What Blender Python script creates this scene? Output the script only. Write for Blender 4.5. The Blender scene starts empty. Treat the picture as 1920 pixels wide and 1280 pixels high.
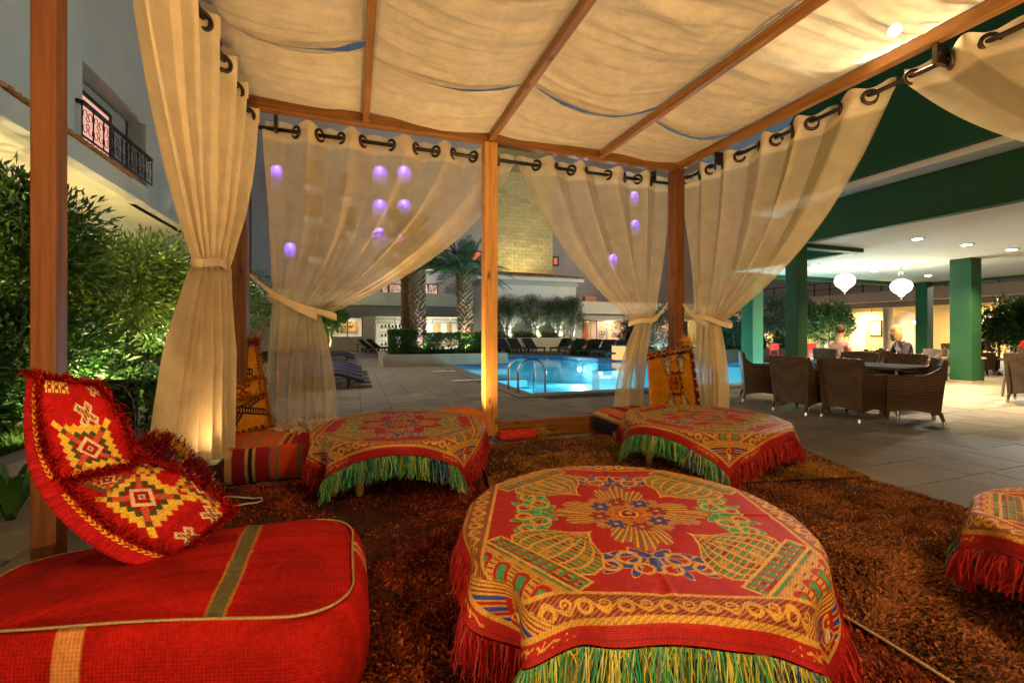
import bpy, math, random
import numpy as np
from mathutils import Vector, Matrix

sc = bpy.context.scene
C = sc.collection
PI = math.pi
rnd = random.Random(7)
rng = np.random.default_rng(11)

# ------------------------------------------------------------------ camera
FPX, HZ, CAMH = 825.0, 622.0, 1.25          # focal length and horizon in pixels of the 1920 px wide photograph
YAW = math.atan2(295, FPX)
FW = np.array([math.sin(YAW), math.cos(YAW)])
RT = np.array([math.cos(YAW), -math.sin(YAW)])
cam = bpy.data.cameras.new('camera'); cam_o = bpy.data.objects.new('camera', cam); C.objects.link(cam_o)
cam.sensor_width = 36; cam.lens = 36 * FPX / 1920
cam.shift_y = (HZ - 640) / 1920.0
cam.clip_start = 0.02; cam.clip_end = 500
cam_o.location = (0, 0, CAMH); cam_o.rotation_euler = (PI / 2, 0, -YAW)
sc.camera = cam_o

# ------------------------------------------------------------------ world, moonlight, exposure (a night scene)
w = bpy.data.worlds.new('World'); sc.world = w; w.use_nodes = True
wn = w.node_tree.nodes; wn.clear()
sky = wn.new('ShaderNodeTexSky'); sky.sky_type = 'NISHITA'; sky.sun_disc = False
SUN_EL, SUN_AZ = math.radians(3), math.radians(205)
sky.dust_density = 6.0; sky.ozone_density = 0.3; sky.air_density = 0.7
sky.sun_elevation = SUN_EL; sky.sun_rotation = SUN_AZ
bg = wn.new('ShaderNodeBackground'); bg.inputs[1].default_value = 0.058
wo = wn.new('ShaderNodeOutputWorld')
w.node_tree.links.new(sky.outputs[0], bg.inputs[0]); w.node_tree.links.new(bg.outputs[0], wo.inputs[0])
sun = bpy.data.lights.new('moon', 'SUN'); sun.energy = 0.04; sun.angle = math.radians(12); sun.color = (.8, .88, 1)
sun_o = bpy.data.objects.new('moon', sun); C.objects.link(sun_o)
sun_o.rotation_euler = (math.radians(40), 0, math.radians(-25))
sc.view_settings.view_transform = 'Standard'; sc.view_settings.look = 'None'
sc.view_settings.gamma = 1; sc.view_settings.exposure = 0.80; sc.view_settings.use_curve_mapping = False
sc.render.engine = 'CYCLES'
cy = sc.cycles
cy.use_denoising = True; cy.denoiser = 'OPENIMAGEDENOISE'
cy.max_bounces = 5; cy.diffuse_bounces = 3; cy.glossy_bounces = 2; cy.transmission_bounces = 3; cy.transparent_max_bounces = 10
cy.sample_clamp_indirect = 4; cy.caustics_reflective = False; cy.caustics_refractive = False
cy.use_light_tree = True; cy.use_adaptive_sampling = True; cy.adaptive_threshold = 0.03

# ------------------------------------------------------------------ from photograph pixels to points in the courtyard
def T(px, py, t):
    u = (px - 960) / FPX; v = (HZ - py) / FPX
    h = t * (FW + u * RT)
    return Vector((h[0], h[1], CAMH + v * t))
def G(px, py, z=0.0):
    return T(px, py, (CAMH - z) * FPX / (py - HZ))
def onY(px, py, y):
    u = (px - 960) / FPX; return T(px, py, y / (FW[1] + u * RT[1]))
def onX(px, py, x):
    u = (px - 960) / FPX; return T(px, py, x / (FW[0] + u * RT[0]))

# ------------------------------------------------------------------ numpy noise
def _h(ix, iy, seed):
    n = (ix.astype(np.int64) * 374761393 + iy.astype(np.int64) * 668265263 + seed * 1442695041) & 0xffffffff
    n = ((n ^ (n >> 13)) * 1274126177) & 0xffffffff
    return ((n ^ (n >> 16)) & 0xffff) / 65535.0
def vn(x, y, seed=0):
    x = np.asarray(x, float); y = np.asarray(y, float) + 0 * x; x = x + 0 * y
    ix = np.floor(x); iy = np.floor(y); fx = x - ix; fy = y - iy
    fx = fx * fx * (3 - 2 * fx); fy = fy * fy * (3 - 2 * fy)
    a = _h(ix, iy, seed); b = _h(ix + 1, iy, seed); c = _h(ix, iy + 1, seed); d = _h(ix + 1, iy + 1, seed)
    return (a * (1 - fx) + b * fx) * (1 - fy) + (c * (1 - fx) + d * fx) * fy - .5
def fbm(x, y, seed=0, o=3):
    s = 0; a = 1
    for k in range(o):
        s = s + a * vn(np.asarray(x) * 2 ** k, np.asarray(y) * 2 ** k, seed + k); a *= .5
    return s

# ------------------------------------------------------------------ objects
def tag(o, label=None, cat=None, group=None, kind=None):
    if label: o['label'] = label
    if cat: o['category'] = cat
    if group: o['group'] = group
    if kind: o['kind'] = kind
    return o
def adopt(o, parent):
    if parent is not None:
        o.parent = parent
        o.matrix_parent_inverse = world_of(parent).inverted()
def world_of(o):
    m = Matrix.LocRotScale(o.location, o.rotation_euler, o.scale)
    return m if o.parent is None else world_of(o.parent) @ o.matrix_parent_inverse @ m
def thing(name, label, cat, loc=(0, 0, 0), group=None, kind=None, rz=0):
    o = bpy.data.objects.new(name, None); o.empty_display_size = .1
    o.location = loc; o.rotation_euler = (0, 0, rz); C.objects.link(o)
    return tag(o, label, cat, group, kind)
def mesh_obj(name, me, mat=None, parent=None):
    if mat is not None and not me.materials: me.materials.append(mat)
    o = bpy.data.objects.new(name, me); C.objects.link(o); adopt(o, parent); return o
def np_mesh(name, V, F, mat, parent=None, col=None, smooth=False, attrs=None):
    """V (n,3); F (m,3) or (m,4); col (n,3) becomes the colour attribute Col"""
    V = np.ascontiguousarray(V, np.float32); F = np.ascontiguousarray(F, np.int32)
    me = bpy.data.meshes.new(name); k = F.shape[1]; m = len(F)
    me.vertices.add(len(V)); me.vertices.foreach_set('co', V.ravel())
    me.loops.add(m * k); me.loops.foreach_set('vertex_index', F.ravel())
    me.polygons.add(m); me.polygons.foreach_set('loop_start', np.arange(0, m * k, k, dtype=np.int32))
    if smooth: me.polygons.foreach_set('use_smooth', np.ones(m, bool))
    me.update(calc_edges=True)
    if col is not None:
        a = me.color_attributes.new('Col', 'FLOAT_COLOR', 'POINT')
        a.data.foreach_set('color', np.concatenate([np.asarray(col, np.float32), np.ones((len(V), 1), np.float32)], 1).ravel())
    for k2, val in (attrs or {}).items():
        a = me.attributes.new(k2, 'FLOAT', 'POINT'); a.data.foreach_set('value', np.asarray(val, np.float32).ravel())
    return mesh_obj(name, me, mat, parent)
def grid_faces(nr, nc, closed=False):
    i = np.arange(nr - 1)[:, None]; j = np.arange(nc if closed else nc - 1)[None]
    j2 = (j + 1) % nc
    return np.stack([i * nc + j, i * nc + j2, (i + 1) * nc + j2, (i + 1) * nc + j], -1).reshape(-1, 4)
def dup(o, loc=None, rz=None, label=None, parent=None):
    def cp(a, par):
        b = a.copy(); C.objects.link(b)
        if par is not None: b.parent = par
        for ch in a.children: cp(ch, b)
        return b
    b = cp(o, parent)
    if loc is not None: b.location = loc
    if rz is not None: b.rotation_euler = (0, 0, rz)
    if label: b['label'] = label
    return b

class MB:
    def __init__(s): s.v = []; s.f = []
    def add(s, vs, fs):
        n = len(s.v); s.v += [tuple(p) for p in vs]; s.f += [tuple(n + i for i in f) for f in fs]; return s
    def box(s, x0, x1, y0, y1, z0, z1):
        return s.add([(x0,y0,z0),(x1,y0,z0),(x1,y1,z0),(x0,y1,z0),(x0,y0,z1),(x1,y0,z1),(x1,y1,z1),(x0,y1,z1)],
              [(0,3,2,1),(4,5,6,7),(0,1,5,4),(1,2,6,5),(2,3,7,6),(3,0,4,7)])
    def hexa(s, lo, hi):
        return s.add(list(lo) + list(hi), [(0,3,2,1),(4,5,6,7),(0,1,5,4),(1,2,6,5),(2,3,7,6),(3,0,4,7)])
    def bar(s, p0, p1, wd, ht, up=(0, 0, 1)):
        p0 = Vector(p0); p1 = Vector(p1); d = (p1 - p0).normalized(); up = Vector(up)
        x = d.cross(up)
        if x.length < 1e-4: x = d.cross(Vector((1, 0, 0)))
        x.normalize(); y = x.cross(d).normalized()
        c = [x * (a * wd / 2) + y * (b * ht / 2) for a, b in ((-1,-1),(1,-1),(1,1),(-1,1))]
        return s.hexa([p0 + k for k in c], [p1 + k for k in c])
    def tube(s, pts, r, n=8, caps=True):
        pts = [Vector(p) for p in pts]; m = len(pts)
        if not hasattr(r, '__len__'): r = [r] * m
        x = None; base = len(s.v); vs = []
        for i, p in enumerate(pts):
            d = (pts[min(i + 1, m - 1)] - pts[max(i - 1, 0)]).normalized()
            if x is None:
                x = d.cross(Vector((0, 0, 1)))
                if x.length < .05: x = d.cross(Vector((1, 0, 0)))
            x = (x - d * x.dot(d)).normalized(); y = d.cross(x)
            for k in range(n):
                a = 2 * PI * k / n; vs.append(p + (x * math.cos(a) + y * math.sin(a)) * r[i])
        fs = [(i * n + k, i * n + (k + 1) % n, (i + 1) * n + (k + 1) % n, (i + 1) * n + k) for i in range(m - 1) for k in range(n)]
        if caps: fs += [tuple(range(n - 1, -1, -1)), tuple((m - 1) * n + k for k in range(n))]
        return s.add(vs, fs)
    def lathe(s, prof, n=20, c=(0, 0, 0), caps=True):
        m = len(prof)
        vs = [(c[0] + r * math.cos(2*PI*k/n), c[1] + r * math.sin(2*PI*k/n), c[2] + z) for r, z in prof for k in range(n)]
        fs = [(i * n + k, i * n + (k + 1) % n, (i + 1) * n + (k + 1) % n, (i + 1) * n + k) for i in range(m - 1) for k in range(n)]
        if caps: fs += [tuple(range(n - 1, -1, -1)), tuple((m - 1) * n + k for k in range(n))]
        return s.add(vs, fs)
    def torus(s, c, ax, R, r, n=18, k=8):
        ax = Vector(ax).normalized(); x = ax.cross(Vector((0.3, .2, .9))).normalized(); y = ax.cross(x); c = Vector(c)
        vs = []
        for i in range(n):
            a = 2*PI*i/n; d = x * math.cos(a) + y * math.sin(a)
            for j in range(k):
                b = 2*PI*j/k; vs.append(c + d * (R + r * math.cos(b)) + ax * (r * math.sin(b)))
        return s.add(vs, [(i*k+j, i*k+(j+1)%k, ((i+1)%n)*k+(j+1)%k, ((i+1)%n)*k+j) for i in range(n) for j in range(k)])
    def prism(s, poly, z0, z1):
        n = len(poly)
        return s.add([(x, y, z0) for x, y in poly] + [(x, y, z1) for x, y in poly],
              [tuple(range(n - 1, -1, -1)), tuple(range(n, 2 * n))] + [(i, (i+1) % n, n + (i+1) % n, n + i) for i in range(n)])
    def poly(s, pts): return s.add(pts, [tuple(range(len(pts)))])
    def mesh(s, name, mat, smooth=False):
        me = bpy.data.meshes.new(name); me.from_pydata(s.v, [], s.f); me.update()
        if smooth:
            for p in me.polygons: p.use_smooth = True
        me.materials.append(mat); return me
    def build(s, name, mat, parent=None, smooth=False, bevel=0, seg=2):
        o = mesh_obj(name, s.mesh(name, mat, smooth), None, parent)
        if bevel:
            b = o.modifiers.new('bevel', 'BEVEL'); b.width = bevel; b.segments = seg; b.limit_method = 'ANGLE'
        return o
# ------------------------------------------------------------------ materials
def newmat(name):
    m = bpy.data.materials.new(name); m.use_nodes = True
    nt = m.node_tree; nt.nodes.clear()
    out = nt.nodes.new('ShaderNodeOutputMaterial')
    return m, nt, out
def nd(nt, typ, **kw):
    n = nt.nodes.new(typ)
    for k, v in kw.items():
        if k.startswith('i_'):
            k = k[2:]; n.inputs[int(k) if k.isdigit() else k].default_value = v
        else: setattr(n, k, v)
    return n
def c4(c, k=1.0): return (min(c[0]*k, 1), min(c[1]*k, 1), min(c[2]*k, 1), 1)
def principled(nt, out, rough=.7, metal=0, spec=.3):
    p = nd(nt, 'ShaderNodeBsdfPrincipled'); p.inputs['Roughness'].default_value = rough
    p.inputs['Metallic'].default_value = metal; p.inputs['Specular IOR Level'].default_value = spec
    nt.links.new(p.outputs[0], out.inputs[0]); return p
def coords(nt, scale=(1, 1, 1)):
    g = nd(nt, 'ShaderNodeNewGeometry'); mp = nd(nt, 'ShaderNodeMapping'); mp.inputs['Scale'].default_value = scale
    nt.links.new(g.outputs['Position'], mp.inputs[0]); return mp.outputs[0]
def bumpify(nt, p, height, strength, dist):
    b = nd(nt, 'ShaderNodeBump'); b.inputs['Strength'].default_value = strength; b.inputs['Distance'].default_value = dist
    nt.links.new(height, b.inputs['Height']); nt.links.new(b.outputs[0], p.inputs['Normal'])
def plain(name, col, rough=.65, var=.15, vs=5, bump=.25, bs=70, bd=.004, metal=0, spec=.3, objrand=0, detail=6, stretch=(1, 1, 1), emit=None):
    m, nt, out = newmat(name); p = principled(nt, out, rough, metal, spec)
    co = coords(nt, stretch)
    n1 = nd(nt, 'ShaderNodeTexNoise'); n1.inputs['Scale'].default_value = vs; n1.inputs['Detail'].default_value = detail; n1.inputs['Roughness'].default_value = .65
    nt.links.new(co, n1.inputs[0])
    r = nd(nt, 'ShaderNodeValToRGB'); r.color_ramp.elements[0].position = .3; r.color_ramp.elements[1].position = .7
    r.color_ramp.elements[0].color = c4(col, 1 - var); r.color_ramp.elements[1].color = c4(col, 1 + var)
    nt.links.new(n1.outputs[0], r.inputs[0]); c = r.outputs[0]
    if objrand:
        oi = nd(nt, 'ShaderNodeObjectInfo'); mr = nd(nt, 'ShaderNodeMapRange'); mr.inputs[3].default_value = 1 - objrand; mr.inputs[4].default_value = 1 + objrand
        nt.links.new(oi.outputs['Random'], mr.inputs[0])
        mx = nd(nt, 'ShaderNodeVectorMath', operation='SCALE'); nt.links.new(c, mx.inputs[0]); nt.links.new(mr.outputs[0], mx.inputs['Scale']); c = mx.outputs[0]
    nt.links.new(c, p.inputs['Base Color'])
    if bump:
        n2 = nd(nt, 'ShaderNodeTexNoise'); n2.inputs['Scale'].default_value = bs; n2.inputs['Detail'].default_value = 4
        nt.links.new(co, n2.inputs[0]); bumpify(nt, p, n2.outputs[0], bump, bd)
    rr = nd(nt, 'ShaderNodeMapRange'); rr.inputs[3].default_value = max(rough - .1, .02); rr.inputs[4].default_value = min(rough + .12, 1)
    nt.links.new(n1.outputs[0], rr.inputs[0]); nt.links.new(rr.outputs[0], p.inputs['Roughness'])
    return m
def wood(name, dark, light, axis, rough=.45):
    m, nt, out = newmat(name); p = principled(nt, out, rough, 0, .4)
    s = [22, 22, 22]; s[axis] = 1.1
    co = coords(nt, s)
    n1 = nd(nt, 'ShaderNodeTexNoise'); n1.inputs['Scale'].default_value = 1.4; n1.inputs['Detail'].default_value = 7; n1.inputs['Distortion'].default_value = .8
    nt.links.new(co, n1.inputs[0])
    r = nd(nt, 'ShaderNodeValToRGB'); e = r.color_ramp.elements
    e[0].position = .32; e[1].position = .68; e[0].color = c4(dark); e[1].color = c4(light)
    nt.links.new(n1.outputs[0], r.inputs[0])
    s2 = [7, 7, 7]; s2[axis] = 2.6
    v = nd(nt, 'ShaderNodeTexVoronoi'); v.inputs['Scale'].default_value = 1; nt.links.new(coords(nt, s2), v.inputs[0])
    kr = nd(nt, 'ShaderNodeValToRGB'); k = kr.color_ramp.elements; k[0].position = .05; k[1].position = .17
    k[0].color = (.12, .06, .03, 1); k[1].color = (1, 1, 1, 1); nt.links.new(v.outputs[0], kr.inputs[0])
    mx = nd(nt, 'ShaderNodeMix', data_type='RGBA', blend_type='MULTIPLY'); mx.inputs[0].default_value = .85
    nt.links.new(r.outputs[0], mx.inputs[6]); nt.links.new(kr.outputs[0], mx.inputs[7])
    nt.links.new(mx.outputs[2], p.inputs['Base Color']); bumpify(nt, p, n1.outputs[0], .25, .004)
    return m
def vcol(name, rough=.85, weave=0, bump=.4, transl=0, spec=.15, var=.2, sheen=0, bd=.002):
    m, nt, out = newmat(name); p = principled(nt, out, rough, 0, spec)
    a = nd(nt, 'ShaderNodeAttribute', attribute_name='Col')
    co = coords(nt); n1 = nd(nt, 'ShaderNodeTexNoise'); n1.inputs['Scale'].default_value = 60; n1.inputs['Detail'].default_value = 4; nt.links.new(co, n1.inputs[0])
    mr = nd(nt, 'ShaderNodeMapRange'); mr.inputs[1].default_value = .25; mr.inputs[2].default_value = .75; mr.inputs[3].default_value = 1 - var; mr.inputs[4].default_value = 1 + var
    nt.links.new(n1.outputs[0], mr.inputs[0])
    mx = nd(nt, 'ShaderNodeVectorMath', operation='SCALE'); nt.links.new(a.outputs['Color'], mx.inputs[0]); nt.links.new(mr.outputs[0], mx.inputs['Scale'])
    nt.links.new(mx.outputs[0], p.inputs['Base Color'])
    if sheen: p.inputs['Sheen Weight'].default_value = sheen
    if weave:
        uv = nd(nt, 'ShaderNodeAttribute', attribute_name='wu'); uv2 = nd(nt, 'ShaderNodeAttribute', attribute_name='wv')
        s1 = nd(nt, 'ShaderNodeMath', operation='MULTIPLY'); s1.inputs[1].default_value = weave; nt.links.new(uv.outputs['Fac'], s1.inputs[0])
        s2 = nd(nt, 'ShaderNodeMath', operation='MULTIPLY'); s2.inputs[1].default_value = weave; nt.links.new(uv2.outputs['Fac'], s2.inputs[0])
        w1 = nd(nt, 'ShaderNodeMath', operation='SINE'); nt.links.new(s1.outputs[0], w1.inputs[0])
        w2 = nd(nt, 'ShaderNodeMath', operation='SINE'); nt.links.new(s2.outputs[0], w2.inputs[0])
        ad = nd(nt, 'ShaderNodeMath', operation='ADD'); nt.links.new(w1.outputs[0], ad.inputs[0]); nt.links.new(w2.outputs[0], ad.inputs[1])
        ad2 = nd(nt, 'ShaderNodeMath', operation='ADD'); nt.links.new(ad.outputs[0], ad2.inputs[0]); nt.links.new(n1.outputs[0], ad2.inputs[1])
        bumpify(nt, p, ad2.outputs[0], bump, bd)
    elif bump: bumpify(nt, p, n1.outputs[0], bump, bd)
    if transl:
        t = nd(nt, 'ShaderNodeBsdfTranslucent'); nt.links.new(mx.outputs[0], t.inputs[0])
        ms = nd(nt, 'ShaderNodeMixShader'); ms.inputs[0].default_value = transl
        nt.links.new(p.outputs[0], ms.inputs[1]); nt.links.new(t.outputs[0], ms.inputs[2]); nt.links.new(ms.outputs[0], out.inputs[0])
    return m
def sheer(name, col, clear, transl=.3):
    """loosely woven cotton: some light goes straight between the threads, some is scattered through; 'dens' = double layer"""
    m, nt, out = newmat(name); p = principled(nt, out, .9, 0, .1)
    co = coords(nt, (1, 1, 1))
    n1 = nd(nt, 'ShaderNodeTexNoise'); n1.inputs['Scale'].default_value = 7; n1.inputs['Detail'].default_value = 5; nt.links.new(co, n1.inputs[0])
    cz = coords(nt, (14, 14, 260)); n2 = nd(nt, 'ShaderNodeTexNoise'); n2.inputs['Scale'].default_value = 1; n2.inputs['Detail'].default_value = 2; nt.links.new(cz, n2.inputs[0])
    ch = coords(nt, (230, 230, 10)); n3 = nd(nt, 'ShaderNodeTexNoise'); n3.inputs['Scale'].default_value = 1; n3.inputs['Detail'].default_value = 2; nt.links.new(ch, n3.inputs[0])
    ad = nd(nt, 'ShaderNodeMath', operation='ADD'); nt.links.new(n2.outputs[0], ad.inputs[0]); nt.links.new(n3.outputs[0], ad.inputs[1])
    r = nd(nt, 'ShaderNodeValToRGB'); e = r.color_ramp.elements; e[0].position = .3; e[1].position = .7; e[0].color = c4(col, .88); e[1].color = c4(col, 1.06)
    nt.links.new(n1.outputs[0], r.inputs[0])
    mr = nd(nt, 'ShaderNodeMapRange'); mr.inputs[1].default_value = .6; mr.inputs[2].default_value = 1.4; mr.inputs[3].default_value = .88; mr.inputs[4].default_value = 1.08
    nt.links.new(ad.outputs[0], mr.inputs[0])
    sv = nd(nt, 'ShaderNodeVectorMath', operation='SCALE'); nt.links.new(r.outputs[0], sv.inputs[0]); nt.links.new(mr.outputs[0], sv.inputs['Scale'])
    nt.links.new(sv.outputs[0], p.inputs['Base Color']); bumpify(nt, p, ad.outputs[0], .18, .003)
    t = nd(nt, 'ShaderNodeBsdfTranslucent'); nt.links.new(sv.outputs[0], t.inputs[0])
    ms = nd(nt, 'ShaderNodeMixShader'); ms.inputs[0].default_value = transl; nt.links.new(p.outputs[0], ms.inputs[1]); nt.links.new(t.outputs[0], ms.inputs[2])
    tr = nd(nt, 'ShaderNodeBsdfTransparent'); tr.inputs[0].default_value = (1, .97, .92, 1)
    dn = nd(nt, 'ShaderNodeAttribute', attribute_name='dens')
    f = nd(nt, 'ShaderNodeMath', operation='MULTIPLY_ADD'); f.inputs[1].default_value = -clear * .85; f.inputs[2].default_value = clear; nt.links.new(dn.outputs['Fac'], f.inputs[0])
    m2 = nd(nt, 'ShaderNodeMixShader'); nt.links.new(f.outputs[0], m2.inputs[0]); nt.links.new(ms.outputs[0], m2.inputs[1]); nt.links.new(tr.outputs[0], m2.inputs[2])
    nt.links.new(m2.outputs[0], out.inputs[0]); return m
def glow(name, col, strength):
    m, nt, out = newmat(name); e = nd(nt, 'ShaderNodeEmission'); e.inputs[0].default_value = c4(col); e.inputs[1].default_value = strength
    nt.links.new(e.outputs[0], out.inputs[0]); return m
def glass(name, col=(.8, .85, .85), clear=.75, rough=.05):
    m, nt, out = newmat(name); g = nd(nt, 'ShaderNodeBsdfGlossy'); g.inputs['Roughness'].default_value = rough; g.inputs[0].default_value = c4(col)
    t = nd(nt, 'ShaderNodeBsdfTransparent'); t.inputs[0].default_value = c4(col)
    f = nd(nt, 'ShaderNodeFresnel'); f.inputs[0].default_value = 1.45
    a = nd(nt, 'ShaderNodeMath', operation='ADD'); a.inputs[1].default_value = 1 - clear - .2; a.use_clamp = True; nt.links.new(f.outputs[0], a.inputs[0])
    ms = nd(nt, 'ShaderNodeMixShader'); nt.links.new(a.outputs[0], ms.inputs[0]); nt.links.new(t.outputs[0], ms.inputs[1]); nt.links.new(g.outputs[0], ms.inputs[2])
    nt.links.new(ms.outputs[0], out.inputs[0]); return m
def leafmat(name, transl=.35, rough=.4):
    m = vcol(name, rough=rough, bump=0, transl=transl, spec=.4, var=.15); return m

W_Z = wood('varnished_wood_upright', (.10, .030, .006), (.22, .072, .014), 2)
W_X = wood('varnished_wood_long', (.15, .056, .010), (.29, .118, .024), 0)
W_Y = wood('varnished_wood_deep', (.17, .068, .012), (.33, .145, .030), 1)
W_PINE = wood('yellow_pine', (.46, .19, .035), (.70, .36, .10), 2)
M_LEG = plain('turned_beech', (.55, .36, .13), .45, .2, 9, .1, 60)
M_CURT = sheer('curtain_cotton', (.80, .64, .40), .07, .22)
M_SHEER = sheer('sheer_curtain_cotton', (.80, .64, .40), .46, .3)
M_CEIL = sheer('canopy_cotton', (.80, .68, .48), .05, .35)
M_IRON = plain('dark_bronze', (.06, .04, .028), .35, .3, 30, .1, 120, metal=.8, spec=.5)
M_STEEL = plain('brushed_steel', (.62, .62, .60), .22, .1, 20, .05, 200, metal=1)
M_BLACK = plain('black_lacquer', (.012, .012, .013), .25, .3, 8, .05, 60)
M_DARK = plain('dark_metal', (.03, .027, .025), .45, .2, 10, .1, 80)
M_SLAB = plain('paving_slab', (.215, .178, .132), .62, .24, 2.2, .35, 90, .003, objrand=.16)
M_GROUT = plain('paving_joint', (.035, .03, .025), .9, .3, 20, .5, 120)
M_SLAB2 = plain('paving_slab_far', (.215, .178, .132), .62, .28, 1.6, .35, 90, .003)
M_STONE = plain('planter_render', (.32, .27, .21), .75, .12, 2, .25, 120, .003)
M_WHITE = plain('white_render', (.66, .63, .56), .8, .06, 1.2, .2, 110, .003)
M_CREAM = plain('cream_render', (.60, .52, .36), .8, .07, 1.1, .2, 110, .003)
M_GREY = plain('grey_render', (.46, .41, .34), .85, .07, .9, .2, 110, .003)
M_LILAC = plain('grey_lilac_render', (.36, .33, .33), .85, .08, .8, .2, 110, .003)
M_BRICK = plain('sandstone_block', (.50, .41, .20), .85, .12, 3, .5, 40, .01, objrand=.13)
M_MORTAR = plain('sandstone_joint', (.30, .24, .12), .9, .15, 6, .4, 60)
M_TILE = plain('clay_roof_tile', (.36, .15, .06), .8, .25, 5, .3, 60, objrand=.2)
M_GREEN = plain('green_paint', (.016, .078, .030), .6, .10, 2.2, .25, 140, .002)
M_OFFW = plain('white_ceiling_paint', (.72, .68, .62), .85, .04, 1, .1, 100)
M_SOIL = plain('soil', (.05, .032, .02), .95, .4, 9, .8, 40, .02)
M_KERB = plain('limestone_kerb', (.40, .35, .27), .8, .15, 5, .4, 80, .004)
M_POT = plain('black_glazed_pot', (.015, .014, .013), .28, .25, 6, .1, 30)
M_BARK = plain('grey_bark', (.23, .18, .12), .9, .35, 14, .9, 35, .02, stretch=(1, 1, .35))
M_OBARK = plain('pale_olive_bark', (.45, .40, .32), .9, .3, 12, .8, 40, .015)
M_WICK_H = None
# ------------------------------------------------------------------ the pergola
XL, XM, XR, YB, YF, ZT = -1.04, 1.46, 4.09, 4.85, -0.75, 3.40
JX = [XL, .11, XM, 2.89, XR]
pergola = thing('pergola', 'wooden pergola with joists and a cream cotton ceiling over the rugs', 'pergola', (1.5, 2, 0))
def post(x, y, mat, w=.145, z0=.02):
    MB().box(x - w/2, x + w/2, y - w/2, y + w/2, z0, ZT).build('post', mat, pergola, bevel=.006)
post(XL, YB, W_Z); post(XM, YB, W_PINE, .15, .07); post(XR, YB, W_Z, .15)
post(XL - .11, 2.28, W_Z, .080); post(XL, YF, W_Z); post(XR, YF, W_Z)
MB().box(XM - .02, XM + .02, YB - .02, YB + .02, 0.004, .072).build('post_foot', M_STEEL, pergola)
def beam(n, a, b, w, h, mat): return MB().bar(a, b, w, h).build(n, mat, pergola, bevel=.005)
beam('beam', (XL - .1, YB, ZT + .055), (XR + .1, YB, ZT + .055), .11, .105, W_X)
beam('beam', (XL - .1, YF, ZT + .055), (XR + .1, YF, ZT + .055), .11, .105, W_X)
beam('beam', (XL, YF + .06, ZT + .054), (XL, YB - .06, ZT + .054), .075, .10, W_Y)
beam('post_cleat', (XL - .16, 2.28, ZT - .03), (XL + .05, 2.28, ZT - .03), .06, .06, W_X)
beam('beam', (XR, YF + .06, ZT + .054), (XR, YB - .06, ZT + .054), .075, .10, W_Y)
for x in JX[1:4]: beam('joist', (x, YF + .06, ZT + .05), (x, YB - .058, ZT + .05), .062, .08, W_Y)
beam('sole_plate', (XM + .08, YB, .115), (XR - .9, YB, .115), .09, .20, W_X)
ROD = 3.285
def rod(a, b): MB().tube([a, b], .020, 10).build('curtain_rod', M_IRON, pergola, smooth=True)
YR, XLR, XRR = YB + .12, XL + .10, XR + .12
rod((XLR - .05, YR, ROD), (XRR + .05, YR, ROD)); rod((XLR, YF, ROD), (XLR, YR - .02, ROD + .03)); rod((XRR, YF, ROD), (XRR, YR - .02, ROD + .03))
for x, y in ((XL + .3, YB), (XM, YB), (XR - .3, YB)): MB().box(x - .015, x + .015, y + .05, YR + .02, ROD - .03, ROD + .12).build('rod_bracket', M_IRON, pergola)
for x, r in ((XL, XLR), (XR, XRR)):
    for y in (YB - .7, 2.03, 0):
        MB().box(min(x, r) - .015, max(x, r) + .015, y - .015, y + .015, ROD - .03, ROD + .12).build('rod_bracket', M_IRON, pergola)

# the cotton ceiling: two overlapping lengths in each bay, hanging in swags between the joists
def swag(x0, x1, y0, y1, z, sag, droop, seed):
    na, nb = 60, max(24, int((y1 - y0) * 75))
    a = np.linspace(0, 1, na)[None, :]; y = np.linspace(y0, y1, nb)[:, None]
    cat = 4 * a * (1 - a)
    yy = y + .10 * cat * np.sin(y * 1.7 + seed) + .05 * cat
    wr = fbm(yy * 5.5 + 3 * seed, a * 1.3, seed, 4) * .055 + np.abs(vn(yy * 7 + seed * 7, a * 1.1 + 5, seed + 9)) * .075 + np.abs(vn(yy * 15 + seed * 3, a * 2.2 + 2, seed + 19)) * .028
    e0 = np.exp(-((y - y0) / .10) ** 2); e1 = np.exp(-((y1 - y) / .10) ** 2)
    Z = z - sag * cat * (1 - .72 * np.exp(-((YB + .05 - y) / .45) ** 2)) * (1 + .5 * vn(y * 1.1, a * 0, seed + 3)) + wr * (cat ** .5) - droop * cat * (e0 + .6 * e1)
    V = np.stack([x0 + (x1 - x0) * a + 0 * y, y + .015 * vn(y * 6, a * 3, seed + 5) + .03 * cat * (e1 - e0), Z], -1).reshape(-1, 3)
    return V, grid_faces(nb, na)
for i in range(4):
    x0, x1 = JX[i] + .005, JX[i + 1] - .005
    ys = [3.63, 3.78, 3.70, 3.86][i]
    for j, (a, b, z, sag) in enumerate(((ys, YB + .05, ZT + .112, .13), (.4, ys + .015, ZT + .127, .15), (YF, .5, ZT + .113, .14))):
        V, F = swag(x0, x1, a, b, z, sag, (.085, -.01, .01)[j], i * 5 + j)
        np_mesh('canopy_cloth', V, F, M_CEIL, pergola, smooth=True, attrs={'dens': np.zeros(len(V))})

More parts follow.
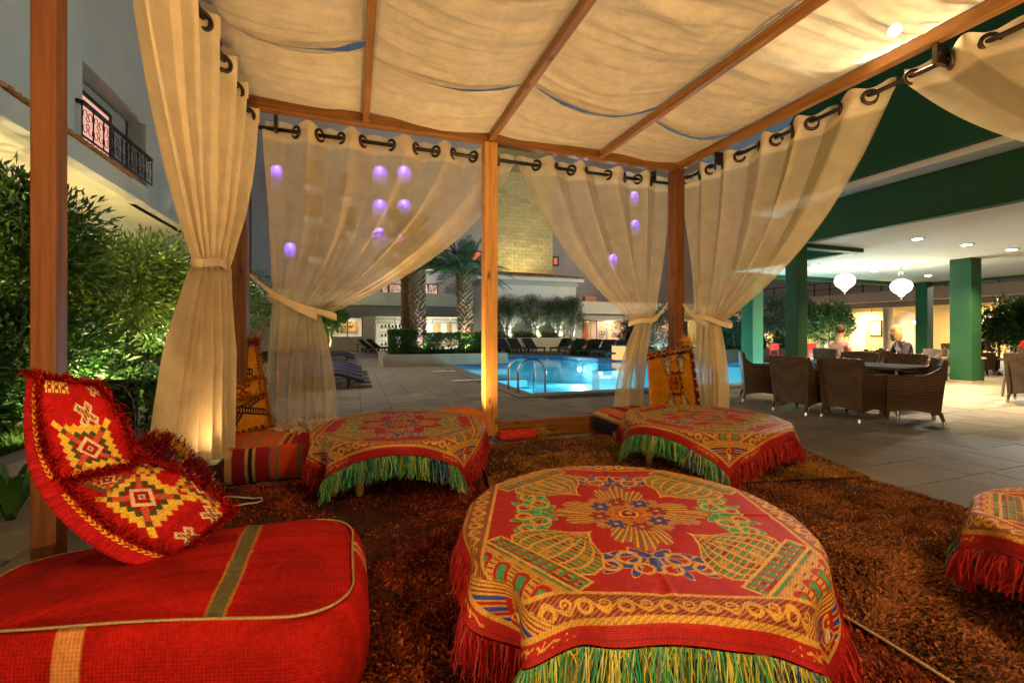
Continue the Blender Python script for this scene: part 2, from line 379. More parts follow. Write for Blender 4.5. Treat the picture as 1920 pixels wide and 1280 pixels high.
# ------------------------------------------------------------------ curtains on the rods
def lerp_list(lst, s):
    k = [q[0] for q in lst]
    return np.stack([np.interp(s, k, [q[1][c] for q in lst]) for c in range(3)], -1)
def curtain(label, mat, top0, top1, waves, nrm, tie, bot, seed, amp=.065, puddle=0, ns=300, curve=.55, band_to=None, band_r=None, front=1):
    root = thing('curtain', label, 'curtain', tuple(bot[0][1]))
    top0 = np.array(top0, float); top1 = np.array(top1, float); nrm = np.array(nrm, float)
    tang = (top1 - top0) / np.linalg.norm(top1 - top0)
    s = np.linspace(0, 1, ns)
    Tp = top0 + (top1 - top0) * s[:, None]; K = lerp_list(tie, s); Bt = lerp_list(bot, s)
    rows = []; dens = []
    ph = 2 * PI * waves * s + .5 * np.sin(2 * PI * s * 2.3 + seed)
    fine = 2 * PI * waves * 2.6 * s
    for h in np.linspace(.095, 0, 5):
        rows.append(Tp + np.array([0, 0, h + .0]) - np.array([0, 0, .02 * (h > .05)]) * np.cos(2 * ph)[:, None] + nrm * (amp * np.sin(ph))[:, None]); dens.append(1.0)
    nt = 56
    for k in range(1, nt + 1):
        t = k / nt; wv = (1 - curve) * t + curve * t ** 2.6
        P = Tp + (K - Tp) * wv; P[:, 2] = Tp[:, 2] + (K[:, 2] - Tp[:, 2]) * t
        A = amp * (1 - .1 * t) * (1 - .62 * t ** 2.5); pp = ph + 1.6 * vn(s * 5, s * 0 + t * 1.5, seed)
        d = A * np.sin(pp) + .020 * t ** 2 * np.sin(fine + 4 * vn(s * 6, s * 0 + t * 2, seed + 2)) + .05 * t * (1 - t) * vn(s * 7 + 3, s * 0 + t * 3, seed + 4)
        P = P + nrm * d[:, None] + tang * (.35 * A * np.sin(2 * pp) * (1 - t))[:, None]
        if t < .06: pass
        rows.append(P); dens.append(1.0 if t < .055 else (.6 if t < .06 else 0.0))
    nb = 40
    for k in range(1, nb + 1):
        t = k / nb; wv = 1 - (1 - t) ** 1.9
        P = K + (Bt - K) * wv; P[:, 2] = K[:, 2] + (Bt[:, 2] - K[:, 2]) * t
        A = amp * (.38 + .75 * min(1, t * 2.2)); pp = ph + 1.3 * vn(s * 4, s * 0 + t * 1.2, seed + 6)
        d = A * np.sin(pp) + .02 * (1 - t) ** 2 * np.sin(fine) + .09 * t * vn(s * 5, s * 0 + t * 2, seed + 8)
        P = P + nrm * d[:, None]
        rows.append(P); dens.append(1.0 if t > .955 else 0.0)
    if puddle:
        last = rows[-1]
        for k in range(1, 22):
            t = k / 21
            P = last + nrm * (-(puddle * (.25 + .75 * np.abs(np.sin(3 * s + seed)))) * t)[:, None]
            P[:, 2] = last[:, 2] + (.055 * np.sin(t * 9 + 6 * vn(s * 6, s * 0, seed)) * np.sin(PI * t) + .05 * vn(s * 9, s * 0 + t * 6, seed + 1) + .03 * np.sin(PI * t)) * (1 - .5 * t)
            P = P + tang * (.05 * np.sin(6 * t + 8 * s))[:, None]
            rows.append(P); dens.append(.5 if t < .9 else 1.0)
    V = np.stack(rows); nr = len(rows)
    np_mesh('fabric', V.reshape(-1, 3), grid_faces(nr, ns), mat, root, smooth=True, attrs={'dens': np.repeat(dens, ns)})
    # eyelets where the cloth crosses the rod
    ph_u = np.interp
    k0 = math.ceil(ph[0] / PI); k1 = math.floor(ph[-1] / PI)
    for k in range(k0, k1 + 1):
        sk = np.interp(k * PI, ph, s); c = top0 + (top1 - top0) * sk
        sg = 1 if k % 2 else -1
        ax = tang * 1.0 + nrm * (.75 * sg)
        MB().torus(c, ax, .056, .0155, 22, 8).build('eyelet', M_IRON, root, smooth=True)
    # tie band
    Kc = K.mean(0); ext = np.abs((K - Kc) @ tang).max() + .045
    m = MB(); n = 40; vs = []
    for k in range(n):
        a = 2 * PI * k / n
        p = Kc + tang * (ext * math.cos(a)) + nrm * ((.085) * math.sin(a)) + np.array([0, 0, 1]) * (np.interp((math.cos(a)), [-1, 1], [K[0, 2], K[-1, 2]] if (K[-1] - K[0]) @ tang > 0 else [K[-1, 2], K[0, 2]]) - Kc[2] + .012 * math.sin(3 * a + seed))
        vs += [p + np.array([0, 0, .028]), p + nrm * (.008 * math.sin(a)) + np.array([0, 0, -.028])]
    m.add(vs, [(2*k, 2*k+1, (2*k+3) % (2*n), (2*k+2) % (2*n)) for k in range(n)])
    m.build('tie_band', M_CURT, root, smooth=True)
    if band_to is not None:
        a = np.array(band_r if band_r is not None else Kc); b = np.array(band_to, float); m = MB(); vs = []
        for k in range(13):
            t = k / 12; p = a + (b - a) * t - np.array([0, 0, .05]) * math.sin(PI * t)
            tw = .032 * (1 - .35 * t)
            vs += [p + np.array([0, 0, tw]), p + np.array([0, 0, -tw])]
        m.add(vs, [(2*k, 2*k+1, 2*k+3, 2*k+2) for k in range(12)])
        m.build('tie_band', M_CURT, root, smooth=True)
    return root

def py(px, pyy, y=YR): return tuple(onY(px, pyy, y))
xl = py(497, 300)[0]; xm = py(966, 300)[0]; xr = py(1254, 300)[0]
tl = py(0, 0)
curtain('sheer cream curtain gathered above the orange zigzag pillow', M_SHEER, (xl, YR, ROD), (xm, YR, ROD), 5.5, (0, 1, 0),
        [(0, (py(512, 560)[0], YR - .02, 1.62)), (.12, (py(528, 565)[0], YR - .03, 1.58)), (.3, (py(562, 580)[0], YR - .05, 1.47)), (1, (py(603, 592)[0], YR - .06, 1.40))],
        [(0, (py(500, 780)[0], YR - .10, .33)), (.15, (py(528, 780)[0], YR - .2, .32)), (.5, (py(575, 780)[0], YR - .16, .33)), (1, (py(634, 780)[0], YR - .12, .33))],
        3, puddle=.36, band_to=(XL + .05, YB + .06, 1.83), band_r=(py(597, 592)[0], YR - .17, 1.40))
curtain('sheer cream curtain from the pine post drawn toward the yellow pillow', M_SHEER, (xm + .02, YR, ROD), (xr, YR, ROD), 4.5, (0, 1, 0),
        [(0, (py(1189, 605)[0], YR - .06, 1.36)), (.6, (py(1200, 605)[0], YR - .06, 1.37)), (1, (py(1222, 600)[0], YR - .03, 1.44))],
        [(0, (py(1128, 800)[0], YR - .28, .035)), (.5, (py(1165, 800)[0], YR - .2, .035)), (1, (py(1198, 800)[0], YR - .1, .05))],
        8, puddle=.12, curve=.42, band_to=(XR - .02, YB + .08, 1.72), band_r=(py(1205, 605)[0], YR - .15, 1.38))
curtain('cream curtain on the rod nearest the dining chairs, tied beside the yellow pillow', M_SHEER, (XRR, 2.36, ROD), (XRR, 4.80, ROD), 5.5, (1, 0, 0),
        [(0, (XRR - .05, 4.19, 1.33)), (.6, (XRR - .05, 4.30, 1.34)), (1, (XRR, 4.62, 1.50))],
        [(0, (XRR - .12, 4.0, .06)), (.5, (XRR - .08, 4.2, .06)), (1, (XRR, 4.62, .06))],
        13, curve=.5, band_to=(XR + .05, YB - .03, 1.66), band_r=(XRR - .14, 4.25, 1.33))
curtain('cream curtain sweeping away over the green roof, tied off beyond the chairs', M_SHEER, (XRR, 2.28, ROD), (XRR, -.60, ROD), 5.5, (1, 0, 0),
        [(0, (XRR - .05, -.30, 1.45)), (1, (XRR - .05, -.62, 1.45))], [(0, (XRR - .1, -.2, .06)), (1, (XRR, -.66, .06))],
        17, curve=.5)
curtain('heavy cream curtain tied at its waist in front of the garden', M_CURT, (XLR, 2.10, ROD), (XLR, 4.93, ROD), 6.5, (1, 0, 0),
        [(0, (XL - .05, 3.80, 1.75)), (.55, (XL - .01, 3.95, 1.77)), (1, (XL + .04, 4.22, 1.79))],
        [(0, (XL - .26, 3.72, .30)), (.3, (XL - .14, 3.76, .28)), (.6, (XL - .04, 3.9, .24)), (1, (XL + .04, 4.2, .24))],
        21, curve=.38, band_to=(XL - .06, YB - .06, 1.80), band_r=(XL + .02, 4.3, 1.80), amp=.075)
# ------------------------------------------------------------------ paving, lawn, pool
PX0, PY0 = 3.37, 8.25              # near corner of the pool
def holed_slabs():
    pass
ground = MB()
GX0, GX1, GY0, GY1 = -2.72, 60, -12, 60
ground.box(GX0, PX0, GY0, GY1, -.2, -.012)
ground.box(PX0, GX1, GY0, PY0, -.2, -.012)
ground.box(PX0, GX1, 27.0, GY1, -.2, -.012)
ground.box(16.2, GX1, PY0, 27.0, -.2, -.012)
paving = tag(ground.build('paving', M_GROUT), kind='structure')
S = .47; SG = .008
slab_me = MB().box(-S/2 + SG/2, S/2 - SG/2, -S/2 + SG/2, S/2 - SG/2, -.03, 0).mesh('slab', M_SLAB)
cells = []
def in_pool(x, y): return (x + S/2 > PX0 - .40 and x - S/2 < 16.6 and y + S/2 > PY0 - .40 and y - S/2 < 27.4)
for i in range(-6, 90):                       # beside the pool the joints run on away from the camera
    x = GX0 + .47 * .5 + (i + 6) * S
    for j in range(-20, 110):
        y = j * S + (.235 if i % 2 else 0) + .02 * ((i * 7) % 3)
        if x > 40 or y > 45: continue
        if x < 3.2 and y > 4.9 - .3: cells.append((x, y))
for j in range(-24, 100):                     # right of the pergola they run across
    y = 4.62 - .235 - (j - 8) * S
    for i in range(0, 110):
        x = 3.2 + .235 + i * S + (.235 if j % 2 else 0)
        if y < 8.0 and y > -6 and x < 34 and not (x < 3.2 + .2 and y > 4.6): cells.append((x, y))
    for i in range(0, 14):
        x = GX0 + .235 + i * S
        if -6 < y < 4.62 - .2 and x < 3.2: cells.append((x, y))
for i in range(0, 70):                        # beyond the pool's far side
    for j in range(0, 60):
        x, y = 17.0 + i * S, 8.3 + j * S
        if x < 34 and y < 27: cells.append((x, y))
def vis(x, y):
    t = x * FW[0] + y * FW[1]; r = x * RT[0] + y * RT[1]
    if t < .8: return 0
    u = r / t
    if abs(u) > 1.22: return 0
    if -.15 < x < 3.9 and y < 4.4: return 0     # under the rugs
    return (FPX * S / t) * (FPX * CAMH * S / t / t)
sc_cells = sorted(((vis(x, y), x, y) for x, y in cells if not in_pool(x, y)), reverse=True)
near = [(x, y) for v, x, y in sc_cells[:300]]
rest = [(x, y) for v, x, y in sc_cells[300:]]
for k, (x, y) in enumerate(near):
    o = bpy.data.objects.new('slab', slab_me); C.objects.link(o); o.parent = paving
    o.location = (x, y, rnd.uniform(-.0025, .0015)); o.rotation_euler = (rnd.uniform(-.003, .003), rnd.uniform(-.003, .003), rnd.uniform(-.004, .004))
R = np.array(rest); n = len(R); h = S/2 - SG/2
off = np.array([(-h, -h, 0), (h, -h, 0), (h, h, 0), (-h, h, 0)])
V = (np.concatenate([R, np.zeros((n, 1))], 1)[:, None, :] + off[None]) ; V[:, :, 2] += rng.uniform(-.002, .001, n)[:, None]
o = np_mesh('slab_field', V.reshape(-1, 3), np.arange(4 * n).reshape(-1, 4), M_SLAB2, paving); tag(o, kind='stuff')
# coping of the pool
cop = thing('pool', 'turquoise lit swimming pool with stone coping and steps', None, (PX0, PY0, 0), kind='structure')
def coping(x0, x1, y0, y1, alongx):
    L = (x1 - x0) if alongx else (y1 - y0); k = max(1, int(L / .6)); st = L / k
    for q in range(k):
        if alongx: b = MB().box(x0 + q*st + .004, x0 + (q+1)*st - .004, y0, y1, -.12, .012)
        else: b = MB().box(x0, x1, y0 + q*st + .004, y0 + (q+1)*st - .004, -.12, .012)
        b.build('coping_stone', M_COP, cop, bevel=.008)
M_COP = plain('coping_stone', (.20, .165, .125), .6, .2, 4, .3, 90, .003, objrand=.1)
coping(PX0 - .38, PX0, PY0 - .38, 16.35, False)
coping(PX0, 16.2, PY0 - .38, PY0, True)
# curved far shore: polygon of the basin
shore = [(PX0, PY0), (16.2, PY0), (16.2, 12.5), (14.6, 14.5), (12.4, 16.2), (10.8, 18.2), (10.2, 20.6), (8.6, 22.2), (5.8, 22.2), (5.8, 16.4), (PX0, 16.4)]
deck = MB()          # paving round the curved far shore, up to the low walls
deck.prism([(16.2, 12.5), (14.6, 14.5), (12.4, 16.2), (10.8, 18.2), (10.2, 20.6), (8.6, 22.2), (5.8, 22.2), (5.8, 27.0), (16.2, 27.0)], -.12, .0)
deck.prism([(PX0, 16.4), (5.8, 16.4), (5.8, 27.0), (PX0, 27.0)], -.12, .001)
tag(deck.build('far_deck', M_SLAB2), kind='structure')
M_POOLT = plain('pool_tile', (.16, .62, .78), .4, .08, 3, .1, 60)
M_POOLB = plain('pool_tile_band', (.02, .08, .22), .3, .2, 8, .1, 60)
bas = MB()
n = len(shore)
for i in range(n):
    a, b = shore[i], shore[(i + 1) % n]
    bas.poly([(a[0], a[1], -.14), (b[0], b[1], -.14), (b[0], b[1], -1.3), (a[0], a[1], -1.3)])
bas.poly([(x, y, -1.3) for x, y in shore])
bas.build('basin', M_POOLT, cop)
band = MB()
for i in range(n):
    a, b = Vector((*shore[i], 0)), Vector((*shore[(i + 1) % n], 0)); d = (b - a).normalized(); nn = Vector((-d.y, d.x, 0)) * .006
    band.poly([tuple(a + nn + Vector((0, 0, -.02))), tuple(b + nn + Vector((0, 0, -.02))), tuple(b + nn + Vector((0, 0, -.22))), tuple(a + nn + Vector((0, 0, -.22)))])
band.build('tile_band', M_POOLB, cop)
for k in range(3): MB().box(PX0 + .02, PX0 + 2.4 - .0, 15.0 - k * .45 - .45, 16.38, -1.3, -.45 - .25 * k).build('pool_step', M_POOLT, cop)
MB().box(9.6 - .5, 10.9, 15.2, 15.8, -1.3, -.3).build('pool_step', M_POOLT, cop)
def watermat():
    m, nt, out = newmat('pool_water')
    co = coords(nt); nz = nd(nt, 'ShaderNodeTexNoise'); nz.inputs['Scale'].default_value = 1.6; nz.inputs['Detail'].default_value = 3; nt.links.new(co, nz.inputs[0])
    b = nd(nt, 'ShaderNodeBump'); b.inputs['Strength'].default_value = .10; b.inputs['Distance'].default_value = .06; nt.links.new(nz.outputs[0], b.inputs['Height'])
    g = nd(nt, 'ShaderNodeBsdfGlossy'); g.inputs['Roughness'].default_value = .03; nt.links.new(b.outputs[0], g.inputs['Normal'])
    t = nd(nt, 'ShaderNodeBsdfTransparent'); t.inputs[0].default_value = (.62, .92, .97, 1)
    f = nd(nt, 'ShaderNodeFresnel'); f.inputs[0].default_value = 1.2; nt.links.new(b.outputs[0], f.inputs['Normal'])
    ms = nd(nt, 'ShaderNodeMixShader'); nt.links.new(f.outputs[0], ms.inputs[0]); nt.links.new(t.outputs[0], ms.inputs[1]); nt.links.new(g.outputs[0], ms.inputs[2])
    nt.links.new(ms.outputs[0], out.inputs[0]); return m
wat = MB().poly([(x, y, -.075) for x, y in shore]).build('water', watermat(), cop)
def light(name, typ, loc, power, col, parent=None, rot=None, to=None, size=.1, spot=None, blend=.6):
    l = bpy.data.lights.new(name, typ); l.energy = power; l.color = col
    if typ == 'AREA': l.shape = 'DISK'; l.size = size
    else: l.shadow_soft_size = size
    if spot: l.spot_size = math.radians(spot); l.spot_blend = blend
    o = bpy.data.objects.new(name, l); C.objects.link(o); o.location = loc
    if to is not None: o.rotation_euler = (Vector(to) - Vector(loc)).to_track_quat('-Z', 'Y').to_euler()
    elif rot is not None: o.rotation_euler = rot
    adopt(o, parent); return o
M_UW = glow('underwater_lamp_glass', (.75, .95, 1), 12)
for x, y, tx, ty in ((4.6, PY0 + .05, 6, 14), (9, PY0 + .05, 9, 14), (14, PY0 + .05, 12, 13), (10.5, 19.4, 6, 13), (13.5, 15.3, 9, 11), (6.5, 22.1, 7, 15)):
    d = (Vector((tx, ty, 0)) - Vector((x, y, 0))).normalized(); p = Vector((x, y, -.6)) + d * .03
    lm = MB().tube([p, p + d * .04], .11, 14).build('pool_lamp', M_UW, cop, smooth=False)
    light('pool_lamp_light', 'SPOT', p + d * .07, 900, (.55, .92, 1), cop, to=(tx, ty, -1.2), size=.12, spot=150)
for x, y in ((G(835, 697).x, G(835, 697).y), (G(879, 714).x, G(879, 714).y)):
    mk = MB().box(-.42, .32, -.13, .13, .004, .010).build('depth_marking', plain('white_marking', (.6, .55, .5), .6, .15), cop); mk.location = (x, y, .012)

# stainless pool ladder
lad = thing('pool_ladder', 'pair of arched stainless steel pool handrails at the pool corner', 'pool ladder', (3.2, 9.2, 0))
def rail(px, pyb, px2):
    a = G(px, pyb); pts = []
    a.x = PX0 - .25
    for k in range(0, 15):
        an = PI * k / 14; pts.append((a.x + .30 - .30 * math.cos(an), a.y, .42 + .26 * math.sin(an)))
    pts = [(a.x, a.y, .0)] + pts + [(a.x + .60, a.y, -.9)]
    MB().tube(pts, .022, 10).build('handrail', M_STEEL, lad, smooth=True)
    return a
a = rail(949, 731, 0); b = rail(963, 738, 0)
for z in (-.35, -.65): MB().tube([(a.x + .6, a.y, z), (a.x + .6, b.y, z)], .02, 8).build('rung', M_STEEL, lad)
# lawn and kerb on the garden side
ln = MB().box(-14, -3.0, -12, 60, -.2, .03); tag(ln.build('lawn', plain('lawn_ground', (.03, .055, .012), .95, .3, 12, .6, 60, .02)), kind='structure')
kb = thing('kerb', 'pale stone kerb', None, (-2.85, 6, 0), kind='structure')
for k in range(34):
    MB().box(-3.0, -2.73, -6 + k * .9 + .004, -6 + (k + 1) * .9 - .004, -.1, .13).build('kerb_stone', M_KERB, kb, bevel=.012)
def blades(n, x0, x1, y0, y1, h, z=.03):
    x = rng.uniform(x0, x1, n); y = rng.uniform(y0, y1, n); a = rng.uniform(0, 2*PI, n); hh = h * rng.uniform(.5, 1.2, n); w_ = .006 + .004 * rng.random(n)
    b = np.stack([x, y, np.full(n, z)], -1); d = np.stack([np.cos(a), np.sin(a), 0*a], -1); ln_ = np.stack([np.cos(a*3+1), np.sin(a*3+1), 0*a], -1) * (hh * rng.uniform(.1, .7, n))[:, None]
    V = np.stack([b - d * w_[:, None], b + d * w_[:, None], b + ln_ + np.array([0, 0, 1]) * hh[:, None]], 1)
    c = np.array([.045, .12, .015]) * rng.uniform(.6, 1.5, (n, 1)) + np.array([.03, .02, 0]) * rng.random((n, 1))
    return V.reshape(-1, 3), np.arange(3*n).reshape(-1, 3), np.repeat(c, 3, 0)
M_LEAF = leafmat('leaf')
V, F, c = blades(26000, -5.5, -3.0, 5.5, 12, .06)
tag(np_mesh('grass', V, F, M_LEAF, None, c), 'short green lawn grass behind the pale stone kerb', 'grass', kind='stuff')
# ------------------------------------------------------------------ woven patterns as colours on dense cloth
RED, GOLD, GRN, BLU, MAR, CRM = [np.array(c) for c in ((.35, .009, .007), (.66, .36, .055), (.05, .24, .09), (.035, .05, .27), (.17, .012, .02), (.72, .58, .36))]
def put(c, m, col): c[m] = col
def cloth_pattern(p, q):
    """p, q in -1..1 over the square cloth; brocade with domes, medallion, scroll border and striped corners"""
    sh = p.shape; c = np.empty(sh + (3,)); c[:] = RED
    r = np.hypot(p, q); th = np.arctan2(q, p)
    fr = lambda x: x - np.floor(x)
    # central feather medallion
    feat = r < .20 + .17 * np.abs(np.cos(2 * th)) ** 1.6 + .07 * np.abs(np.cos(8 * th))
    put(c, feat & (np.sin(th * 64 + 22 * r) > .25), GOLD); put(c, feat & (np.sin(th * 64 + 22 * r) < -.8) & (r > .1), GRN)
    for k in range(8):
        a = k * PI / 4 + .2; d = np.hypot(p - .17 * math.cos(a), q - .17 * math.sin(a)); ta = np.arctan2(q - .17 * math.sin(a), p - .17 * math.cos(a))
        rr = .045 * (1 + .22 * np.cos(6 * ta)); put(c, d < rr * 1.15, MAR); put(c, d < rr, BLU if k % 2 else MAR * 1.4); put(c, (d < rr * .3), GOLD)
    put(c, r < .065, MAR); put(c, (np.abs(r - .05) < .009) | (r < .018), GOLD)
    # leaf sprays half way to each side: blue fore and aft, green left and right
    leaves = [(0, .02, 90, .07), (.08, .0, 40, .07), (.15, .03, -15, .075), (.22, -.03, 25, .07), (.05, -.075, -40, .06), (.13, -.065, 5, .06), (.29, .015, -30, .05), (.10, .085, 70, .05), (.20, .08, 30, .045)]
    for ax, sg, col in ((1, 1, BLU), (1, -1, BLU), (0, 1, GRN), (0, -1, GRN)):
        A, B = (p, q) if ax else (q, p)
        for lx, ly, an, sz in leaves:
            for mir in (1, -1):
                x = mir * A - lx; y = sg * B - .53 - ly; ca, sa = math.cos(math.radians(an)), math.sin(math.radians(an))
                xr = (x * ca + y * sa) / sz; yr = (-x * sa + y * ca) / (sz * .38); m = xr * xr + yr * yr + .25 * np.abs(xr) * (yr > 0)
                put(c, m < 1.5, GOLD if col is BLU else GRN * 1.2 + GOLD * .35); put(c, m < 1.05, col)
        for lx, ly, rr in ((.11, -.03, .05), (.06, .06, .04), (.2, .04, .04)):
            d = np.hypot(np.abs(A) - lx, sg * B - .53 - ly); put(c, np.abs(d - rr) < .009, GOLD)
    # four domed buildings toward the corners
    for sp in (1, -1):
        for sq in (1, -1):
            d = (sp * p + sq * q) / 1.41421; e = (sp * p - sq * q) / 1.41421; ae = np.abs(e)
            w_ = np.interp(d, [.33, .37, .43, .50, .58, .66, .70, .702, .79, .792, .985], [0, .012, .07, .19, .255, .26, .22, .29, .29, .41, .44])
            ins = (ae < w_) & (d > .335) & (d < .985)
            put(c, ins, RED * .55)
            cell = _h(np.floor(d * 30), np.floor(e * 24 + 99), 5)
            put(c, ins & (fr(d * 34) < .34), GOLD * .8); put(c, ins & (fr(d * 34 + .5) < .42) & (cell > .30), GRN); put(c, ins & (cell < .12) & (fr(d * 34) > .34), GOLD * .6)
            rib = ins & (d < .70) & (np.abs(fr(e / np.maximum(w_, .02) * 3.5) - .5) < .12); put(c, rib, GOLD)
            dr = ins & (d > .70) & (d < .79); put(c, dr & (fr(e * 17) < .5) & (d > .715) & (d < .775), GRN); put(c, dr & (fr(e * 17) < .2), RED)
            arch = ins & (d > .83) & (d < .975); ee = (fr(e * 8.2) - .5) / 8.2; top = .86 + 6 * ee * ee * 3
            put(c, arch, GOLD * .9); put(c, arch & (np.abs(ee) < .04) & (d > top), RED); put(c, arch & (np.abs(ee) < .022) & (d > top + .025), GRN); put(c, arch & (fr(d * 40) < .3) & (np.abs(ee) > .043), MAR)
            put(c, ins & ((w_ - ae) < .014), GOLD * 1.1); put(c, ins & (np.abs(d - .80) < .008), GOLD * 1.1); put(c, ins & (np.abs(d - .705) < .006), GOLD * 1.1)
            # small pavilions beside each dome
            for off in (.56, .70):
                x = ae - off; wl = .055; pv = (np.abs(x) < wl) & (d > .66 + 1.2 * np.abs(x)) & (d < .84); put(c, pv, GOLD); put(c, pv & (fr(d * 26) < .5) & (np.abs(x) < wl - .012), BLU if off < .6 else MAR); put(c, pv & (np.abs(x) < .016) & (d > .76), RED)
    # border
    m = np.maximum(np.abs(p), np.abs(q)); a = np.where(np.abs(p) > np.abs(q), q, p)
    b = (m > .775) & (m < .90); put(c, b, MAR * 1.2); put(c, b & (np.sin(a * 210 + m * 330) > .45), GOLD * .45)
    s_ = m - .84; per = .1571
    put(c, b & (np.abs(s_ - .032 * np.sin(a * 2 * PI / per)) < .0075), GOLD)
    aa = (fr(a / per) - .25) * per; d1 = np.hypot(aa, s_ + .008); put(c, b & (np.abs(d1 - .022 - .006 * np.arctan2(s_, aa) / PI) < .0055), GOLD); put(c, b & (d1 < .007), GOLD)
    aa = (fr(a / per + .5) - .25) * per; d1 = np.hypot(aa, s_ - .008); put(c, b & (np.abs(d1 - .026) < .0075), GOLD)
    put(c, (m > .765) & (m < .782), GOLD)
    cord = (m > .895) & (m < .922); put(c, cord, GOLD); put(c, cord & (np.sin(a * 190 + m * 300) > .5), GOLD * .5)
    put(c, m >= .922, RED * 1.05); put(c, (m > .972) & (m < .979) & (fr(a * 60) < .6), MAR)
    # striped corner panels with a crescent and star
    for sp in (1, -1):
        for sq in (1, -1):
            d = (sp * p + sq * q) / 1.41421; e = (sp * p - sq * q) / 1.41421; ae = np.abs(e)
            pan = (d > .985) & (m < .922)
            put(c, pan, RED)
            hat = (d > .985) & (d < 1.06) & (m < .922); put(c, hat, GOLD); put(c, hat & (fr(d * 52) < .35), MAR)
            lim = 1.285 - d
            tp = (d > 1.06) & (ae < lim + .02) & (m < .922)
            k = fr(d * 17); put(c, tp & (k < .40) & (ae > .05), BLU); put(c, tp & (k > .40) & (k < .52), GOLD); put(c, tp & (k > .8), GOLD * .9)
            put(c, tp & (ae < .055), RED)
            put(c, tp & (np.abs(np.hypot(e, d - 1.11) - .033) < .010) & (e < .018), GOLD); put(c, np.hypot(e - .014, d - 1.11) < .011, GOLD)
            put(c, tp & (np.hypot(e / 1.0, (d - 1.175) / 1.6) < .022), CRM); put(c, tp & (np.abs(ae - .028 - .02 * np.sin(d * 60)) < .007) & (d > 1.14), GOLD)
            put(c, pan & (np.abs(lim + .015 - ae) < .013) & (d > 1.06), GOLD)
            put(c, (np.abs(m - .91) < .012) & (d > .98), GOLD)
            # golden script on the plain red strip beside the corner
            for s2 in (1, -1):
                al = s2 * e - .14; sc_ = (m > .932) & (m < .968) & (al > 0) & (al < .30) & (d > 1.0)
                y = (m - .95) / .018; x = al * 90
                put(c, sc_ & ((np.abs(y - .75 * np.sin(x) * np.sin(x * .37 + 1)) < .26) | ((np.abs(y) < .9) & (fr(x / 5.3) < .09)) | ((np.hypot(fr(x / 3.9) * 3.9 - 2, y - .9) < .22))) & (fr(x / 7.7) > .12), GOLD * 1.1)
    th_ = np.sin(p * 420 + q * 130) * np.sin(q * 420 - p * 60); gold = c[..., 0] * .45 > c[..., 1] * .0
    isg = (c[..., 1] > .25) & (c[..., 0] > .4)
    k = np.clip(.80 + .34 * th_ + .35 * (_h(np.floor(p * 150), np.floor(q * 150), 8) - .5), .25, 1.15)[..., None]
    c = np.where(isg[..., None], c * k + (1 - np.minimum(k, 1)) * MAR * .8, c * (1 + .25 * (_h(np.floor(p * 190), np.floor(q * 190), 3) - .5))[..., None])
    return c
M_CLOTH = vcol('brocade', .62, weave=900, bump=.25, spec=.3, var=.18)
M_FRINGE = vcol('fringe_yarn', .55, bump=0, spec=.35, var=.1)
TABZ, TABR = .425, .665
def drape(a, b, R, half, seed=0):
    r = np.hypot(a, b); an = np.arctan2(b, a); over = np.maximum(r - R, 0)
    corner = np.abs(np.sin(2 * an)) ** 3
    over = over * (1 - .14 * corner)
    bend = .035
    hor = np.where(over < bend * 1.57, bend * np.sin(np.minimum(over / bend, 1.57)), bend + (over - bend * 1.57) * .10)
    down = np.where(over < bend * 1.57, bend * (1 - np.cos(np.minimum(over / bend, 1.57))), bend + (over - bend * 1.57) * .985)
    rip = over * (.20 * np.cos(an * 12 + .6 * np.sin(an * 3 + seed)) * corner + .10 * np.sin(an * 17 + seed) * (.4 + corner)) + over * .25 * vn(an * 4 + 9, r * 3, seed)
    rr = np.where(r < R, r, R + hor) + rip
    z = -down + (.010 * fbm(a * 5 + seed, b * 5, seed + 3) + .004 * np.exp(-(a / .012) ** 2) + .004 * np.exp(-(b / .012) ** 2) - .003 * np.exp(-((a - b * .4 - .2) / .02) ** 2)) * np.clip((R - r) / .08, 0, 1) - .002
    return np.stack([rr * np.cos(an), rr * np.sin(an), z], -1)
def make_cloth(n, half, seed):
    g = np.linspace(-1, 1, n); p, q = np.meshgrid(g, g)
    V = drape(p * half, q * half, TABR, half, seed)
    return V.reshape(-1, 3), grid_faces(n, n), cloth_pattern(p, q).reshape(-1, 3), p.ravel() * half, q.ravel() * half
def strands(P, D, L, wd, col, seg=4, sway=.02, floor=None):
    """hanging yarns from points P, heading D (n,3), each a thin ribbon of seg quads"""
    n = len(P); rows = []; side = rng.normal(size=(n, 3)); side[:, 2] *= .2; side /= np.linalg.norm(side, axis=1)[:, None]
    wob = rng.normal(size=(n, 3)) * sway; wob[:, 2] *= .2; wob2 = rng.normal(size=(n, 3)) * sway
    for k in range(seg + 1):
        t = k / seg
        p = P + D * (L * t)[:, None] + wob * (t ** 1.5) + wob2 * math.sin(3.1 * t) * .6
        if floor is not None:
            under = np.maximum(floor - p[:, 2], 0); p[:, :2] += (D[:, :2] + side[:, :2] * .5) * under[:, None] * 1.5; p[:, 2] = np.maximum(p[:, 2], floor + .004 * (side[:, 0] + 1))
        ww = (wd * (1 - .35 * t))[:, None]
        rows += [p - side * ww, p + side * ww]
    V = np.stack(rows, 1)            # n, 2(seg+1), 3
    base = np.arange(n)[:, None] * (2 * (seg + 1))
    F = np.concatenate([np.stack([base[:, 0] + 2*k, base[:, 0] + 2*k + 1, base[:, 0] + 2*k + 3, base[:, 0] + 2*k + 2], -1) for k in range(seg)])
    return V.reshape(-1, 3), F, np.repeat(col, 2 * (seg + 1), 0)
YG = np.array([(.62, .52, .06), (.50, .50, .09), (.06, .38, .12), (.03, .30, .16), (.05, .14, .26), (.55, .60, .30)])
